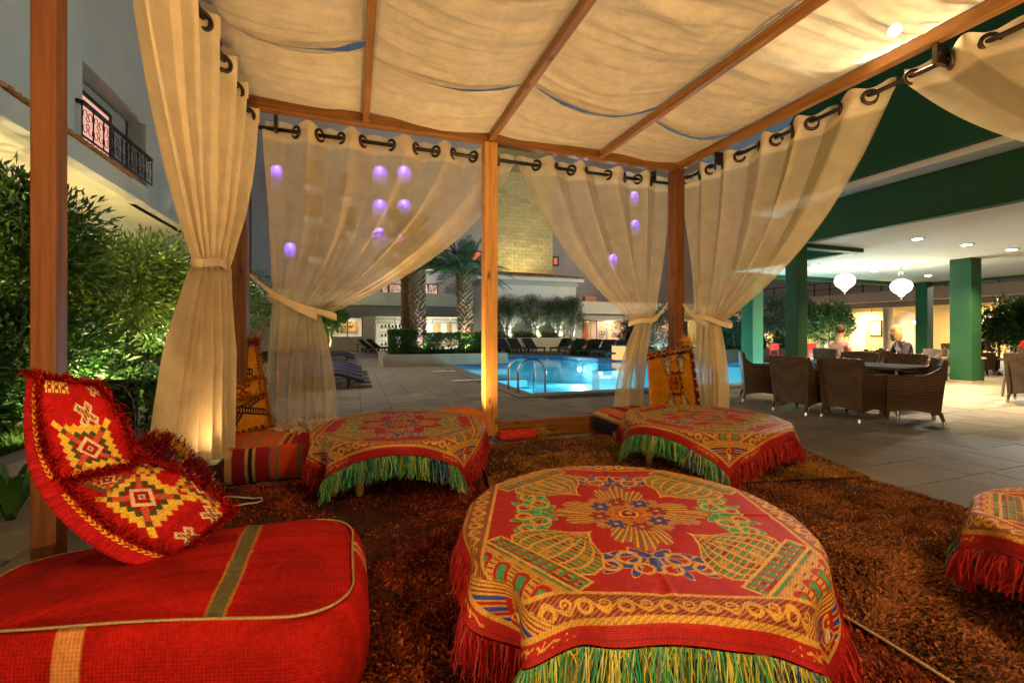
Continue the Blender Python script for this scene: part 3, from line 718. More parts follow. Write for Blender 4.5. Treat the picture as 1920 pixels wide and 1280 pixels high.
def fringe_cols(pos, n, yellow):
    band = _h(np.floor(pos * 5.3), np.floor(pos * 0), 4)
    base = np.where(rng.random(n) < yellow, 0, np.where(band < .45, 2, np.where(band < .75, 4, 3)))
    base = np.where(rng.random(n) < .25, rng.integers(0, 6, n), base)
    return YG[base] * rng.uniform(.7, 1.25, (n, 1))
def table_set(x, y, rz, label, clabel, n, per_edge, yellow, seed, half=.755):
    t = thing('low_table', label, 'table', (0, 0, 0), 'low round tables under the cloths')
    MB().lathe([(0.0, TABZ - .045), (TABR - .02, TABZ - .045), (TABR - .012, TABZ - .04), (TABR - .012, TABZ - .016), (TABR - .02, TABZ - .012), (0, TABZ - .012)], 48, caps=False).build('tabletop', M_LEG, t, smooth=False)
    prof = [(.024, 0), (.028, .02), (.033, .09), (.037, .15), (.030, .175), (.036, .185), (.036, .195), (.029, .205), (.031, .25), (.035, .30), (.034, .33), (.040, .34), (.040, TABZ - .035)]
    for k in range(4):
        a = PI / 4 + k * PI / 2 + .2
        MB().lathe(prof, 16, (.50 * math.cos(a), .50 * math.sin(a), .0)).build('leg', M_LEG, t, smooth=True)
    t.location = (x, y, .045); t.rotation_euler = (0, 0, rz)
    c = thing('tablecloth', clabel, 'tablecloth', (0, 0, 0), 'brocade tablecloths with fringes')
    V, F, col, u, v = make_cloth(n, half, seed)
    V[:, 2] += TABZ + .010
    np_mesh('brocade', V, F, M_CLOTH, c, col, True, {'wu': u, 'wv': v})
    for k in range(4):
        s_ = rng.uniform(-1, 1, per_edge)
        e = np.full(per_edge, .995)
        a, b = [(s_, -e), (e, s_), (s_, e), (-e, s_)][k]
        P = drape(a * half, b * half, TABR, half, seed); P[:, 2] += TABZ
        out = P[:, :2] / np.linalg.norm(P[:, :2], axis=1)[:, None]
        D = np.concatenate([out * .12, np.full((per_edge, 1), -1.0)], 1)
        if k % 2 == 0:
            col = fringe_cols(s_ + k, per_edge, yellow); L = rng.uniform(.115, .16, per_edge); sw = .019; nm = 'yarn_fringe'
        else:
            col = RED * rng.uniform(.75, 1.45, (per_edge, 1)); L = rng.uniform(.10, .15, per_edge); sw = .016; nm = 'red_fringe'
        V, F, cc = strands(P, D, L, np.full(per_edge, .0022), col, 4, sw, floor=.006)
        tag(np_mesh(nm, V, F, M_FRINGE, c, cc), kind='stuff')
    c.location = (x, y, .045); c.rotation_euler = (0, 0, rz)
YAWR = -YAW
table_set(1.10, 1.60, math.radians(-22), 'low round wooden table beside the plain red floor cushion', 'red brocade tablecloth beside the plain red floor cushion, domes in full view and yellow fringe', 560, 1300, .55, 1)
table_set(.37, 3.80, math.radians(-9), 'low round table with turned legs beside the striped seat cushion', 'red brocade tablecloth with green and blue fringe draped next to the striped seat cushion', 300, 800, .12, 2)
table_set(2.98, 3.18, math.radians(-73), 'low round table with turned legs in front of the yellow pillow', 'red brocade tablecloth with green fringe in front of the yellow hand-patterned pillow', 300, 800, .18, 3)
table_set(2.95, .56, math.radians(-202), 'low round table on the brown rug beside the open paving', 'red brocade tablecloth with low-hanging corner beside the open paving', 300, 800, .2, 4)

# ------------------------------------------------------------------ floor cushions
def pouf_shape(x0, x1, y0, y1, h, rad, bulge=.03, side=.035, seed=0, nu=440, z0=0.0, skew=0.0):
    cx, cyy = (x0 + x1) / 2, (y0 + y1) / 2; hx, hy = (x1 - x0) / 2 - rad, (y1 - y0) / 2 - rad
    # outline of a rounded rectangle, even steps
    L = [2*hx, rad*PI/2, 2*hy, rad*PI/2] * 2; tot = sum(L); pts = []; nrm = []; arc = np.linspace(0, tot, nu, endpoint=False)
    for a in arc:
        k = 0; b = a
        while b > L[k] and k < 7: b -= L[k]; k += 1
        q = k // 2
        if k % 2 == 0:
            base = [(-hx + b, -hy - rad), (hx + rad, -hy + b), (hx - b, hy + rad), (-hx - rad, hy - b)][q]; n_ = [(0, -1), (1, 0), (0, 1), (-1, 0)][q]
        else:
            an = [-PI/2, 0, PI/2, PI][q] + b / rad; cc = [(hx, -hy), (hx, hy), (-hx, hy), (-hx, -hy)][q]
            n_ = (math.cos(an), math.sin(an)); base = (cc[0] + rad * n_[0], cc[1] + rad * n_[1])
        pts.append(base); nrm.append(n_)
    pts = np.array(pts); nrm = np.array(nrm)
    rows = []; part = []
    for z, off in ((0, -.05), (.02, -.012), (.10 * h / .35, side * .7), (.5 * h, side), (.72 * h, side * .85), (.86 * h, side * .35), (.93 * h, -.002), (.955 * h, -.018)):
        w_ = .02 * vn(arc * 2.2, arc * 0 + z * 4, seed)
        p2 = pts + nrm * (off + w_)[:, None]; zz = z + .012 * vn(arc * 2.5, arc * 0 + 3, seed + 1) * (z > .1)
        rows.append(np.concatenate([p2, np.full((nu, 1), 0.0) + np.reshape(zz * np.ones(nu), (-1, 1))], 1)); part.append(0)
    rim = rows[-1].copy()
    for k in range(1, 91):
        s_ = 1 - k / 90.0
        p2 = rim[:, :2] * s_
        ex = np.abs(p2[:, 0]) / (hx + rad); ey = np.abs(p2[:, 1]) / (hy + rad)
        zz = rim[:, 2] * (s_ ** 3) + (.955 * h) * (1 - s_ ** 3) + bulge * (1 - ex ** 2.2) * (1 - ey ** 2.2) + .026 * fbm(p2[:, 0] * 3.2, p2[:, 1] * 3.2, seed + 4) - .010 * np.abs(vn(p2[:, 0] * 7 + p2[:, 1] * 3, p2[:, 1] * 2, seed + 7))
        rows.append(np.concatenate([p2, zz[:, None]], 1)); part.append(1)
    V = np.stack(rows)
    def shear(Q): Q[..., 1] += skew * ((y1 - cyy - Q[..., 1]) / (y1 - y0)) * (x1 - cx - Q[..., 0]) / (x1 - x0)
    rim = rim.copy(); shear(V); shear(rim)
    V[..., 0] += cx; V[..., 1] += cyy; V[..., 2] += z0
    rim = rim + np.array([cx, cyy, z0])
    return V, np.repeat(np.array(part), nu), rim, np.tile(arc, len(rows)), len(rows), nu
M_KILIM = vcol('kilim_wool', .9, weave=560, bump=.36, spec=.12, var=.24, bd=.003)
M_CORD = plain('twisted_cord', (.40, .27, .12), .8, .5, 160, .6, 200, .003)
def floor_cushion(name, label, box, h, rad, colf, seed, cord=True, bulge=.03, z0=0.0, skew=0.0):
    t = thing(name, label, 'cushion', ((box[0] + box[1]) / 2, (box[2] + box[3]) / 2, z0))
    V, part, rim, arc, nr, nu = pouf_shape(*box, h, rad, bulge, .035, seed, z0=z0, skew=skew)
    P = V.reshape(-1, 3); col = colf(P[:, 0], P[:, 1], P[:, 2], part, arc)
    wu = np.where(part == 1, P[:, 0], arc); wv = np.where(part == 1, P[:, 1], P[:, 2])
    np_mesh('cover', P, grid_faces(nr, nu, True), M_KILIM, t, col, True, {'wu': wu, 'wv': wv})
    if cord: MB().tube([tuple(p + np.array([0, 0, .004])) for p in rim[::2]] + [tuple(rim[0] + np.array([0, 0, .004]))], .0042, 6).build('piping_cord', M_CORD, t, smooth=True)
    return t
def red_cols(x, y, z, part, arc):
    n = len(x); c = np.tile(np.array([.36, .008, .004]), (n, 1)) * (1 + .45 * vn(y * 45, x * 2.5, 3) + .35 * vn(x * 5, y * 5, 8) + .3 * vn(z * 60, arc * 4, 13))[:, None]
    top = part == 1
    xs = x + .008 * np.sin(y * 6)
    d = np.abs(xs + .40)
    c[top & (d < .032)] = (.50, .17, .04); c[top & (d < .024)] = (.13, .115, .045)
    for a0, w_ in ((.20, .035), (1.36, .013), (1.41, .013), (3.1, .03)):
        c[(~top) & (np.abs(arc - a0) < w_)] = (.62, .24, .07)
    c[(~top) & (np.abs(arc - 1.385) < .010)] = (.16, .13, .06)
    return c
floor_cushion('floor_cushion', 'plain red kilim floor cushion with one olive stripe and cord piping', (-1.20, .01, 1.42, 2.22), .40, .22, red_cols, 5, skew=.34, bulge=.062)
STR = [(0, (.55, .33, .13)), (.12, (.25, .012, .02)), (.22, (.50, .30, .12)), (.245, (.02, .015, .015)), (.27, (.50, .30, .12)), (.30, (.26, .014, .02)), (.40, (.20, .12, .07)), (.43, (.55, .05, .02)), (.45, (.20, .12, .07)), (.48, (.55, .06, .02)), (.62, (.2, .13, .07)), (.65, (.55, .06, .02)), (.69, (.2, .13, .07)), (.72, (.22, .012, .02)), (.88, (.5, .3, .12))]
STR2 = [(0, (.58, .10, .03)), (.16, (.30, .2, .1)), (.19, (.60, .13, .03)), (.26, (.30, .2, .1)), (.29, (.62, .14, .03)), (.46, (.60, .3, .08)), (.50, (.25, .014, .02)), (.54, (.60, .3, .08)), (.56, (.30, .014, .02)), (.74, (.45, .28, .13)), (.78, (.30, .014, .02)), (.84, (.45, .28, .13)), (.87, (.28, .014, .02)), (1.0, (.62, .35, .14)), (1.22, (.25, .014, .02))]
def stripe_cols(x0, per=1.0, a_off=0.0):
    def f(x, y, z, part, arc):
        out = np.zeros((len(x), 3))
        for tb, msk, s in ((STR, part == 0, ((x - x0) / per) % 1.0), (STR2, part == 1, ((x - x0) / per) % 1.4)):
            k = np.searchsorted([q[0] for q in tb], s, side='right') - 1
            cc = np.array([q[1] for q in tb])[np.clip(k, 0, len(tb) - 1)]; out[msk] = cc[msk]
        return out * (1 + .2 * vn(x * 2, z * 60 + y * 60, 4))[:, None]
    return f
floor_cushion('floor_cushion', 'striped orange and maroon seat cushion beneath the orange embroidered pillow', (-1.04, .62, 4.08, 4.76), .31, .09, stripe_cols(-1.04, .95), 6, False, z0=.01)
floor_cushion('floor_cushion', 'striped red seat cushion beneath the yellow hand-patterned pillow', (2.74, 4.0, 4.05, 4.74), .31, .09, stripe_cols(2.5, .8), 9, False, z0=.01)
def orange_cols(x, y, z, part, arc): return np.tile(np.array([.62, .16, .02]), (len(x), 1)) * (1 + .2 * vn(x * 8, y * 8, 2))[:, None]
floor_cushion('pouf', 'round orange pouf peeking up behind the brocade table by the striped cushion', (.70, 1.26, 4.08, 4.64), .44, .27, orange_cols, 12, False, .05, z0=.01)

# ------------------------------------------------------------------ loose pillows
def edge_curve(pts, v):
    P = np.array([tuple(T(*p)) for p in pts]); k = np.linspace(0, 1, len(P)); out = []
    # Catmull-Rom
    for t in v:
        f = t * (len(P) - 1); i = min(int(f), len(P) - 2); a = f - i
        p0 = P[max(i - 1, 0)]; p1 = P[i]; p2 = P[i + 1]; p3 = P[min(i + 2, len(P) - 1)]
        out.append(.5 * ((2*p1) + (-p0 + p2)*a + (2*p0 - 5*p1 + 4*p2 - p3)*a*a + (-p0 + 3*p1 - 3*p2 + p3)*a**3))
    return np.array(out)
def pillow(name, label, left, right, thick, colf, nu, nv, seed, cat='pillow', puff=1.0, bow=0.0, flip=1):
    t = thing(name, label, cat, tuple(T(*left[-1])))
    v = np.linspace(0, 1, nv); Lc = edge_curve(left, v); Rc = edge_curve(right, v); u = np.linspace(0, 1, nu)
    P = Lc[:, None, :] * (1 - u)[None, :, None] + Rc[:, None, :] * u[None, :, None]
    du = np.gradient(P, axis=1); dv = np.gradient(P, axis=0); N = np.cross(dv, du); N /= np.linalg.norm(N, axis=2)[..., None] + 1e-9
    N *= flip
    uu, vv = np.meshgrid(u, v)
    th = thick * ((1 - np.abs(2*uu - 1) ** 2.6) * (1 - np.abs(2*vv - 1) ** 4)) ** .55
    th = th * (1 + .30 * fbm(uu * 4 + seed, vv * 7, seed))
    Fr = P + N * th[..., None] * puff; Bk = P - N * (th * .8)[..., None]
    V = np.concatenate([Fr.reshape(-1, 3), Bk.reshape(-1, 3)])
    f1 = grid_faces(nv, nu); f2 = grid_faces(nv, nu)[:, ::-1] + nv * nu
    c1 = colf(uu, vv).reshape(-1, 3); c2 = np.tile(c1.mean(0) * .8, (nv * nu, 1))
    o = np_mesh('cover', V, np.concatenate([f1, f2]), M_PILL, t, np.concatenate([c1, c2]), True, {'wu': np.tile(uu.ravel(), 2) * .6, 'wv': np.tile(vv.ravel(), 2) * 1.1})
    return t, Fr, N, uu, vv
M_PILL = vcol('pillow_wool', .9, weave=500, bump=.5, spec=.1, var=.18, bd=.003)
M_TUFT = vcol('wool_tufts', .9, bump=0, spec=.08, var=.2)
def tufts(P, D, L, wd, col, sway=.01):
    return strands(P, D, L, wd, col, 2, sway)
def stepped(x, y, s):                       # x, y in metres from the centre, s = step
    return np.floor(np.abs(x) / s + .5) + np.floor(np.abs(y) / s + .5)
def motif(c, X, Y, s, pal):
    q = stepped(X, Y, s); arm = (np.minimum(np.abs(X), np.abs(Y)) < s * .5)
    m = q <= 6
    put(c, (q <= 6) | (arm & (q <= 7)), pal[0]); put(c, (q <= 6) & (np.sin(X * 700) * np.sin(Y * 700) > .55), RED * .8)
    put(c, (q <= 4) | (arm & (q <= 5)), pal[1]); put(c, q <= 3, RED * .85); put(c, arm & (q <= 5) & (np.maximum(np.abs(X), np.abs(Y)) < 4.6 * s), pal[2])
    put(c, arm & (q <= 5) & (np.sin((X + Y) * 500) > .6), MAR)
    mm = np.maximum(np.abs(X), np.abs(Y)); put(c, mm < 1.75 * s, CRM); put(c, (mm < 1.75 * s) & (np.sin(X * 800) + np.sin(Y * 800) > 1.1), RED); put(c, mm < 1.15 * s, pal[3]); put(c, mm < .5 * s, CRM * .8); put(c, mm < .22 * s, MAR)
def xcross(c, X, Y, s):
    a = np.abs(X); b = np.abs(Y)
    m = ((a < s) & (b < 3*s)) | ((b < s) & (a < 3*s)); put(c, m, CRM); put(c, m & (np.sin(X * 900) > .3) & (np.sin(Y * 420) > 0), RED)
    m2 = ((a < s * .45) & (b < 2.4*s)) | ((b < s * .45) & (a < 2.4*s)); put(c, m2, np.array([.60, .22, .05])); put(c, m2 & (np.sin((X - Y) * 260) > .3), np.array([.03, .05, .03]))
def red_pillow(u, v):
    c = np.empty(u.shape + (3,)); c[:] = np.array([.40, .008, .008]); c *= (1 + .25 * vn(u * 12, v * 30, 3))[..., None]
    X = u * .55; Y = v * 1.15
    put(c, u < .10, np.array([.42, .010, .012])); c[u < .10] *= (1 + .5 * vn(v[u < .10] * 160, u[u < .10] * 3, 2))[:, None]
    ch = (u > .105) & (u < .15); k = (v * 42 + np.abs(u - .1275) * 30); put(c, ch & ((k - np.floor(k)) < .55) & ~((v > .44) & (v < .52)), np.array([.80, .42, .04]))
    for v0 in (.455, .90):
        put(c, (np.abs(v - v0) < .012) & (u > .18), np.array([.33, .008, .010]))
    def loc(u0, v0, an=.78): 
        x = (u - u0) * .55; y = (v - v0) * 1.15; return x * math.cos(an) + y * math.sin(an), -x * math.sin(an) + y * math.cos(an)
    Yl = np.array([.78, .50, .06]); Dg = np.array([.05, .07, .03]); Or = np.array([.62, .10, .04])
    motif(c, *loc(.58, .325), .029, (Yl, Dg, Or, RED)); motif(c, *loc(.52, .545, .5), .021, (Dg * 1.6, np.array([.68, .28, .05]), Or, MAR))
    motif(c, *loc(.55, .745), .028, (Yl, Dg, Or, RED)); motif(c, *loc(1.0, .62), .024, (Yl, Dg, Or, RED)); motif(c, *loc(.98, .86, .6), .018, (Yl * .9, Dg, Or, RED))
    xcross(c, *loc(.66, .165, .6), .021); xcross(c, *loc(.44, .955, .9), .019); xcross(c, *loc(.78, .95, .6), .018); xcross(c, *loc(.85, .055, .5), .014)
    m = (u > .25) & (u < .55) & (np.abs(v - .055) < .028); put(c, m, Yl); put(c, m & (np.sin(u * 75) * np.sin(v * 190) > -.05), RED); put(c, m & (np.sin(u * 75) > .85), CRM)
    return c
t, Fr, N, uu, vv = pillow('embroidered_pillow', 'long red embroidered pillow bent over, leaning on the brown post above the red cushion',
    [(50, 700, 1.50), (44, 800, 1.47), (58, 890, 1.45), (112, 972, 1.47), (200, 1040, 1.51), (298, 1072, 1.56)],
    [(186, 722, 1.60), (232, 785, 1.62), (250, 838, 1.66), (275, 866, 1.72), (348, 893, 1.76), (438, 958, 1.82)], .055, red_pillow, 230, 440, 2, flip=1)
def seam_tufts(Fr, N, us, vs_, n, L, col, w_=.0035, jit=.012, dens=1):
    nv_, nu_ = Fr.shape[:2]; k = rng.integers(0, len(us), n)
    a = us[k] + rng.normal(size=n) * jit; b = vs_[k] + rng.normal(size=n) * jit * .5
    i = np.clip((b * (nv_ - 1)).astype(int), 0, nv_ - 1); j = np.clip((a * (nu_ - 1)).astype(int), 0, nu_ - 1)
    P = Fr[i, j]; D = N[i, j] + rng.normal(size=(n, 3)) * .55
    return tufts(P, D, L * rng.uniform(.5, 1.3, n), np.full(n, w_), col * rng.uniform(.65, 1.3, (n, 1)), .006)
lin = np.linspace(0, 1, 200)
us = np.concatenate([.18 + 0*lin, 1 + 0*lin, 1 + 0*lin, lin, lin, .2 + .8*lin]); vs_ = np.concatenate([lin, lin, lin, 0*lin, 0*lin + 1, .47 + 0*lin])
V, F, cc = seam_tufts(Fr, N, us, vs_, 7000, .019, RED, .003, .009)
tag(np_mesh('wool_fringe', V, F, M_TUFT, t, cc), kind='stuff')

def shag(name, label, left, right, thick, colf, seed, n, L, cat='pillow', w_=.0045, flip=1, base=(.2, .02, .02)):
    t, Fr, N, uu, vv = pillow(name, label, left, right, thick, colf, 60, 80, seed, cat, flip=flip)
    nv_, nu_ = Fr.shape[:2]; a = rng.random(n); b = rng.random(n)
    i = (b * (nv_ - 1)).astype(int); j = (a * (nu_ - 1)).astype(int)
    P = Fr[i, j] + (Fr[np.minimum(i + 1, nv_ - 1), j] - Fr[i, j]) * rng.random((n, 1)) + (Fr[i, np.minimum(j + 1, nu_ - 1)] - Fr[i, j]) * rng.random((n, 1))
    a2 = (j + .5) / (nu_ - 1); b2 = (i + .5) / (nv_ - 1)
    col = colf(np.clip(a, 0, 1), np.clip(b, 0, 1)) * rng.uniform(.75, 1.2, (n, 1))
    D = N[i, j] * .8 + rng.normal(size=(n, 3)) * .35 + np.array([0, 0, -.55])
    V, F, cc = tufts(P, D, L * rng.uniform(.6, 1.2, n), np.full(n, w_), col, .004)
    tag(np_mesh('pile', V, F, M_TUFT, t, cc), kind='stuff'); return t, Fr, N
def shaggy_cols(u, v):
    u = np.asarray(u); c = np.empty(u.shape + (3,)); c[:] = np.array([.22, .012, .016])
    n1 = vn(u * 5, v * 6, 31); n2 = vn(u * 7 + 4, v * 7, 33)
    put(c, n1 > .22, np.array([.62, .33, .05])); put(c, n2 > .33, np.array([.65, .55, .42])); put(c, (vn(u * 9, v * 9, 35) > .38), np.array([.06, .12, .22]))
    put(c, (np.hypot(u - .62, v - .5) < .13), np.array([.62, .33, .05])); return c
shag('shaggy_pillow', 'dark red shaggy wool pillow flecked with yellow behind the embroidered pillow',
     [(236, 850, 2.25), (250, 890, 2.1), (300, 930, 2.02)], [(285, 838, 2.45), (345, 870, 2.38), (412, 958, 2.18)], .10, shaggy_cols, 4, 9000, .05)
def orange_pillow(u, v):
    c = np.empty(u.shape + (3,)); c[:] = np.array([.66, .27, .02]); c *= (1 + .3 * vn(u * 10, v * 16, 6))[..., None]
    BK = np.array([.04, .02, .015]); DR = np.array([.24, .012, .02]); fr = lambda x: x - np.floor(x)
    def line(x0, y0, x1, y1, w_):
        dx, dy = x1 - x0, y1 - y0; L2 = dx*dx + dy*dy; t_ = ((u - x0) * dx + (v - y0) * dy) / L2; d = np.abs((u - x0) * dy - (v - y0) * dx) / L2 ** .5
        m = (t_ > 0) & (t_ < 1) & (d < w_); put(c, m, BK); put(c, m & (d < w_ * .5) & (fr(t_ * 11) < .5), np.array([.50, .22, .03]))
    for (x0, y0, x1, y1) in ((.72, .07, .15, .24), (.15, .24, .80, .36), (.15, .74, .62, .70), (.62, .70, .30, .93), (.98, .60, .55, .72), (.55, .72, 1.0, .80)): line(x0, y0, x1, y1, .035)
    for (x0, y0, x1, y1) in ((.05, .045, .90, .045), (.93, .08, .93, .38), (.05, .40, .9, .42), (.05, .95, .9, .95), (.45, .62, .48, .9), (.9, .45, .9, .58)):
        dx, dy = x1 - x0, y1 - y0; L2 = dx*dx + dy*dy; t_ = ((u - x0) * dx + (v - y0) * dy) / L2; d = np.abs((u - x0) * dy - (v - y0) * dx) / L2 ** .5
        k = fr(t_ * 9); put(c, (t_ > 0) & (t_ < 1) & (d < .022) & (np.abs(np.abs(k - .5) - d * 11) < .16), BK)
    band = (v > .455) & (v < .60) & (u < .72); q = np.abs(fr(u * 6) - .5) + np.abs(fr((v - .455) * 13.5) - .5); put(c, band & (np.abs(q - .42) < .16), DR); put(c, band & (q < .12), DR)
    return c
t, Fr, N, uu, vv = pillow('embroidered_pillow', 'orange pillow with black zigzag embroidery leaning in the corner by the dark post',
    [(408, 662, 4.15), (398, 740, 4.10), (386, 832, 4.02)], [(482, 640, 4.36), (497, 720, 4.30), (512, 800, 4.20)], .07, orange_pillow, 110, 160, 5)
us = np.concatenate([1 + 0*lin, lin, lin, lin, lin]); vs_ = np.concatenate([lin, 0*lin, 0*lin + 1, .43 + 0*lin, .62 + 0*lin])
V, F, cc = seam_tufts(Fr, N, us, vs_, 4500, .035, np.array([.64, .25, .03])); tag(np_mesh('wool_fringe', V, F, M_TUFT, t, cc), kind='stuff')
V, F, cc = tufts(np.tile(np.array(tuple(T(480, 640, 4.33))), (160, 1)), rng.normal(size=(160, 3)) + np.array([0, -.3, .2]), np.full(160, .05), np.full(160, .005), np.where(rng.random((160, 1)) < .5, np.array([[.5, .03, .03]]), np.array([[.6, .45, .3]])))
tag(np_mesh('tassel', V, F, M_TUFT, t, cc), kind='stuff')
def hands(u, v):
    u = np.asarray(u, float); c = np.empty(u.shape + (3,)); Y = np.array([.74, .36, .025]); c[:] = Y; c *= (1 + .25 * vn(u * 6, v * 18, 2))[..., None]
    BK = np.array([.035, .015, .012]); DR = np.array([.26, .012, .02]); WH = np.array([.72, .62, .45])
    def cap(x0, y0, x1, y1, r):
        dx, dy = x1 - x0, y1 - y0; t_ = np.clip(((u - x0) * dx + (v - y0) * dy) / (dx*dx + dy*dy + 1e-9), 0, 1)
        return np.hypot(u - x0 - t_ * dx, v - y0 - t_ * dy) - r
    sh = None
    def U(a, b): return b if a is None else np.minimum(a, b)
    for sx in (1, -1):
        cx = .5 + sx * .11; X = lambda k: .5 + sx * k
        sh = U(sh, cap(X(.13), .40, X(.15), .335, .035))
        for fx, fy in ((.07, .235), (.125, .19), (.175, .195), (.225, .245)): sh = U(sh, cap(X(.15), .33, X(fx), fy, .013))
        sh = U(sh, cap(X(.12), .74, X(.14), .79, .032))
        for fx, fy in ((.05, .86), (.10, .90), (.16, .90), (.215, .85)): sh = U(sh, cap(X(.135), .79, X(fx), fy, .013))
    put(c, sh < .018, BK); put(c, sh < 0, WH)
    e = np.hypot((u - .5) / .12, (v - .57) / .15) * (1 + .12 * np.cos(8 * np.arctan2(v - .57, u - .5))); put(c, e < 1.12, DR); put(c, e < .80, Y); put(c, (np.abs(u - .5) < .012) & (e < .62), DR); put(c, (np.abs(v - .57) < .012) & (e < .62), DR); put(c, np.abs(e - .45) < .09, DR * 1.4)
    b = (u > .90) | (v < .14) | (v > .955); put(c, b, DR); put(c, ((v > .14) & (v < .165)) | ((u > .875) & (u < .9)) | ((v > .935) & (v < .955)), BK)
    put(c, (v < .13) & (v > .05) & (np.abs(v - .09 - .025 * np.sin(u * 60)) < .014), WH); put(c, (v < .03), Y * .8); put(c, (u > .93) & (np.sin(v * 50) > .8), WH)
    return c
t, Fr, N = shag('shag_pillow', 'yellow shag wool pillow with white hand motifs leaning on the dark corner post',
     [(1212, 662, 5.02), (1216, 715, 4.90), (1220, 775, 4.78)], [(1296, 645, 5.14), (1304, 705, 5.02), (1314, 775, 4.88)], .06, hands, 7, 26000, .026, w_=.0032)
o = tufts(np.tile(np.array(tuple(T(1290, 640, 5.1))), (200, 1)), rng.normal(size=(200, 3)), np.full(200, .045), np.full(200, .004), np.tile(np.array([.74, .36, .03]), (200, 1)))
tag(np_mesh('tassel', *o[:2], M_TUFT, t, o[2]), kind='stuff')

# ------------------------------------------------------------------ rugs
M_RUGB = plain('rug_backing', (.045, .014, .006), .95, .3, 20, .6, 120)
def inside(poly, x, y):
    r = np.zeros(len(x), bool); n = len(poly)
    for i in range(n):
        (x0, y0), (x1, y1) = poly[i], poly[(i + 1) % n]
        cnd = ((y0 > y) != (y1 > y)) & (x < (x1 - x0) * (y - y0) / (y1 - y0 + 1e-12) + x0); r ^= cnd
    return r
def rug(label, poly, z, n, L, colf, w_, seed, nap=(.3, -.2), near=1.45):
    t = thing('rug', label, 'rug', (poly[0][0], poly[0][1], 0))
    MB().prism(poly, .008, z).build('backing', M_RUGB, t)
    xs = [p[0] for p in poly]; ys = [p[1] for p in poly]
    x = rng.uniform(min(xs) - .01, max(xs) + .01, n); y = min(ys) - .01 + (max(ys) - min(ys) + .02) * rng.random(n) ** near; k = inside(poly, x, y); x, y = x[k], y[k]; m = len(x)
    P = np.stack([x, y, z - .004 + .022 * fbm(x * 2.2, y * 2.2, seed)], -1)
    a = fbm(x * 3, y * 3, seed + 5, 2) * 9; D = np.stack([np.cos(a) * .75 + nap[0], np.sin(a) * .75 + nap[1], .75 + 0*a], -1) + rng.normal(size=(m, 3)) * .35
    D[:, 2] = np.abs(D[:, 2]); D /= np.linalg.norm(D, axis=1)[:, None]
    V, F, cc = strands(P, D, L * rng.uniform(.6, 1.3, m), np.full(m, w_), colf(x, y) * rng.uniform(.55, 1.4, (m, 1)), 2, .006)
    tag(np_mesh('pile', V, F, M_TUFT, t, cc), kind='stuff'); return t
def c_mix(a, b, c, f, seed):
    a, b, c = np.array(a), np.array(b), np.array(c)
    def g(x, y):
        k = np.clip(fbm(x * f, y * f, seed) * 1.5 + .5, 0, 1)[:, None]; o = a * (1 - k) + b * k
        return np.where((rng.random(len(x)) < .12)[:, None], c, o)
    return g
rug('dark red shaggy rug under the red floor cushion', [(-.95, .15), (1.97, .15), (1.97, 3.6), (-.95, 4.05)], .026, 150000, .021, c_mix((.17, .022, .009), (.27, .052, .015), (.40, .11, .025), 3.2, 3), .0058, 3)
rug('brown shaggy rug with pinkish tufts and bound edge beside the paving', [(1.93, .1), (3.95, .1), (3.96, 2.6), (1.98, 3.2)], .042, 110000, .019, c_mix((.17, .060, .018), (.28, .105, .032), (.40, .13, .06), 2.6, 5), .0055, 4)
rug('golden brown shaggy rug by the timber sole plate, thick folded corner on the paving', [(.95, 3.1), (3.98, 2.42), (4.42, 3.55), (4.05, 4.38), (1.2, 4.46)], .062, 70000, .020, c_mix((.22, .08, .017), (.33, .15, .030), (.44, .22, .05), 2.8, 8), .0052, 6)
t = thing('rug_binding', 'twisted cord binding along the edge of the brown rug', 'cord', (1.94, .3, .05))
MB().tube([(1.925 + .02 * math.sin(k * .7), .12 + k * .1, .056 + .004 * math.sin(k)) for k in range(24)], .0065, 7).build('cord', M_CORD, t, smooth=True)
# rolled red rug by the sole plate
t = thing('rolled_rug', 'small rolled red rug lying against the timber sole plate', 'rug', (1.9, 4.6, .06))
r_c = lambda n: np.tile(np.array([.52, .03, .015]), (n, 1))
for k, (dy, z, rr) in enumerate(((0, .085, .042), (.03, .125, .024))):
    a = [(1.50 + .46 * i / 14, 4.62 + dy + .012 * math.sin(i), z + .006 * math.sin(i * 1.9)) for i in range(15)]
    MB().tube(a, [rr * (1 + .1 * math.sin(i * 2.1)) for i in range(15)], 12).build('roll', plain('red_wool', (.50, .03, .014), .9, .3, 40, .7, 150, .005), t, smooth=True)
n = 500; P = np.stack([np.full(n, 1.96) + rng.normal(size=n) * .02, 4.62 + rng.normal(size=n) * .04, .10 + rng.normal(size=n) * .03], -1)
V, F, cc = tufts(P, rng.normal(size=(n, 3)) * .5 + np.array([.8, -.3, -.1]), np.full(n, .06), np.full(n, .003), np.array([.5, .28, .06]) * rng.uniform(.5, 1.3, (n, 1))); tag(np_mesh('end_fringe', V, F, M_TUFT, t, cc), kind='stuff')
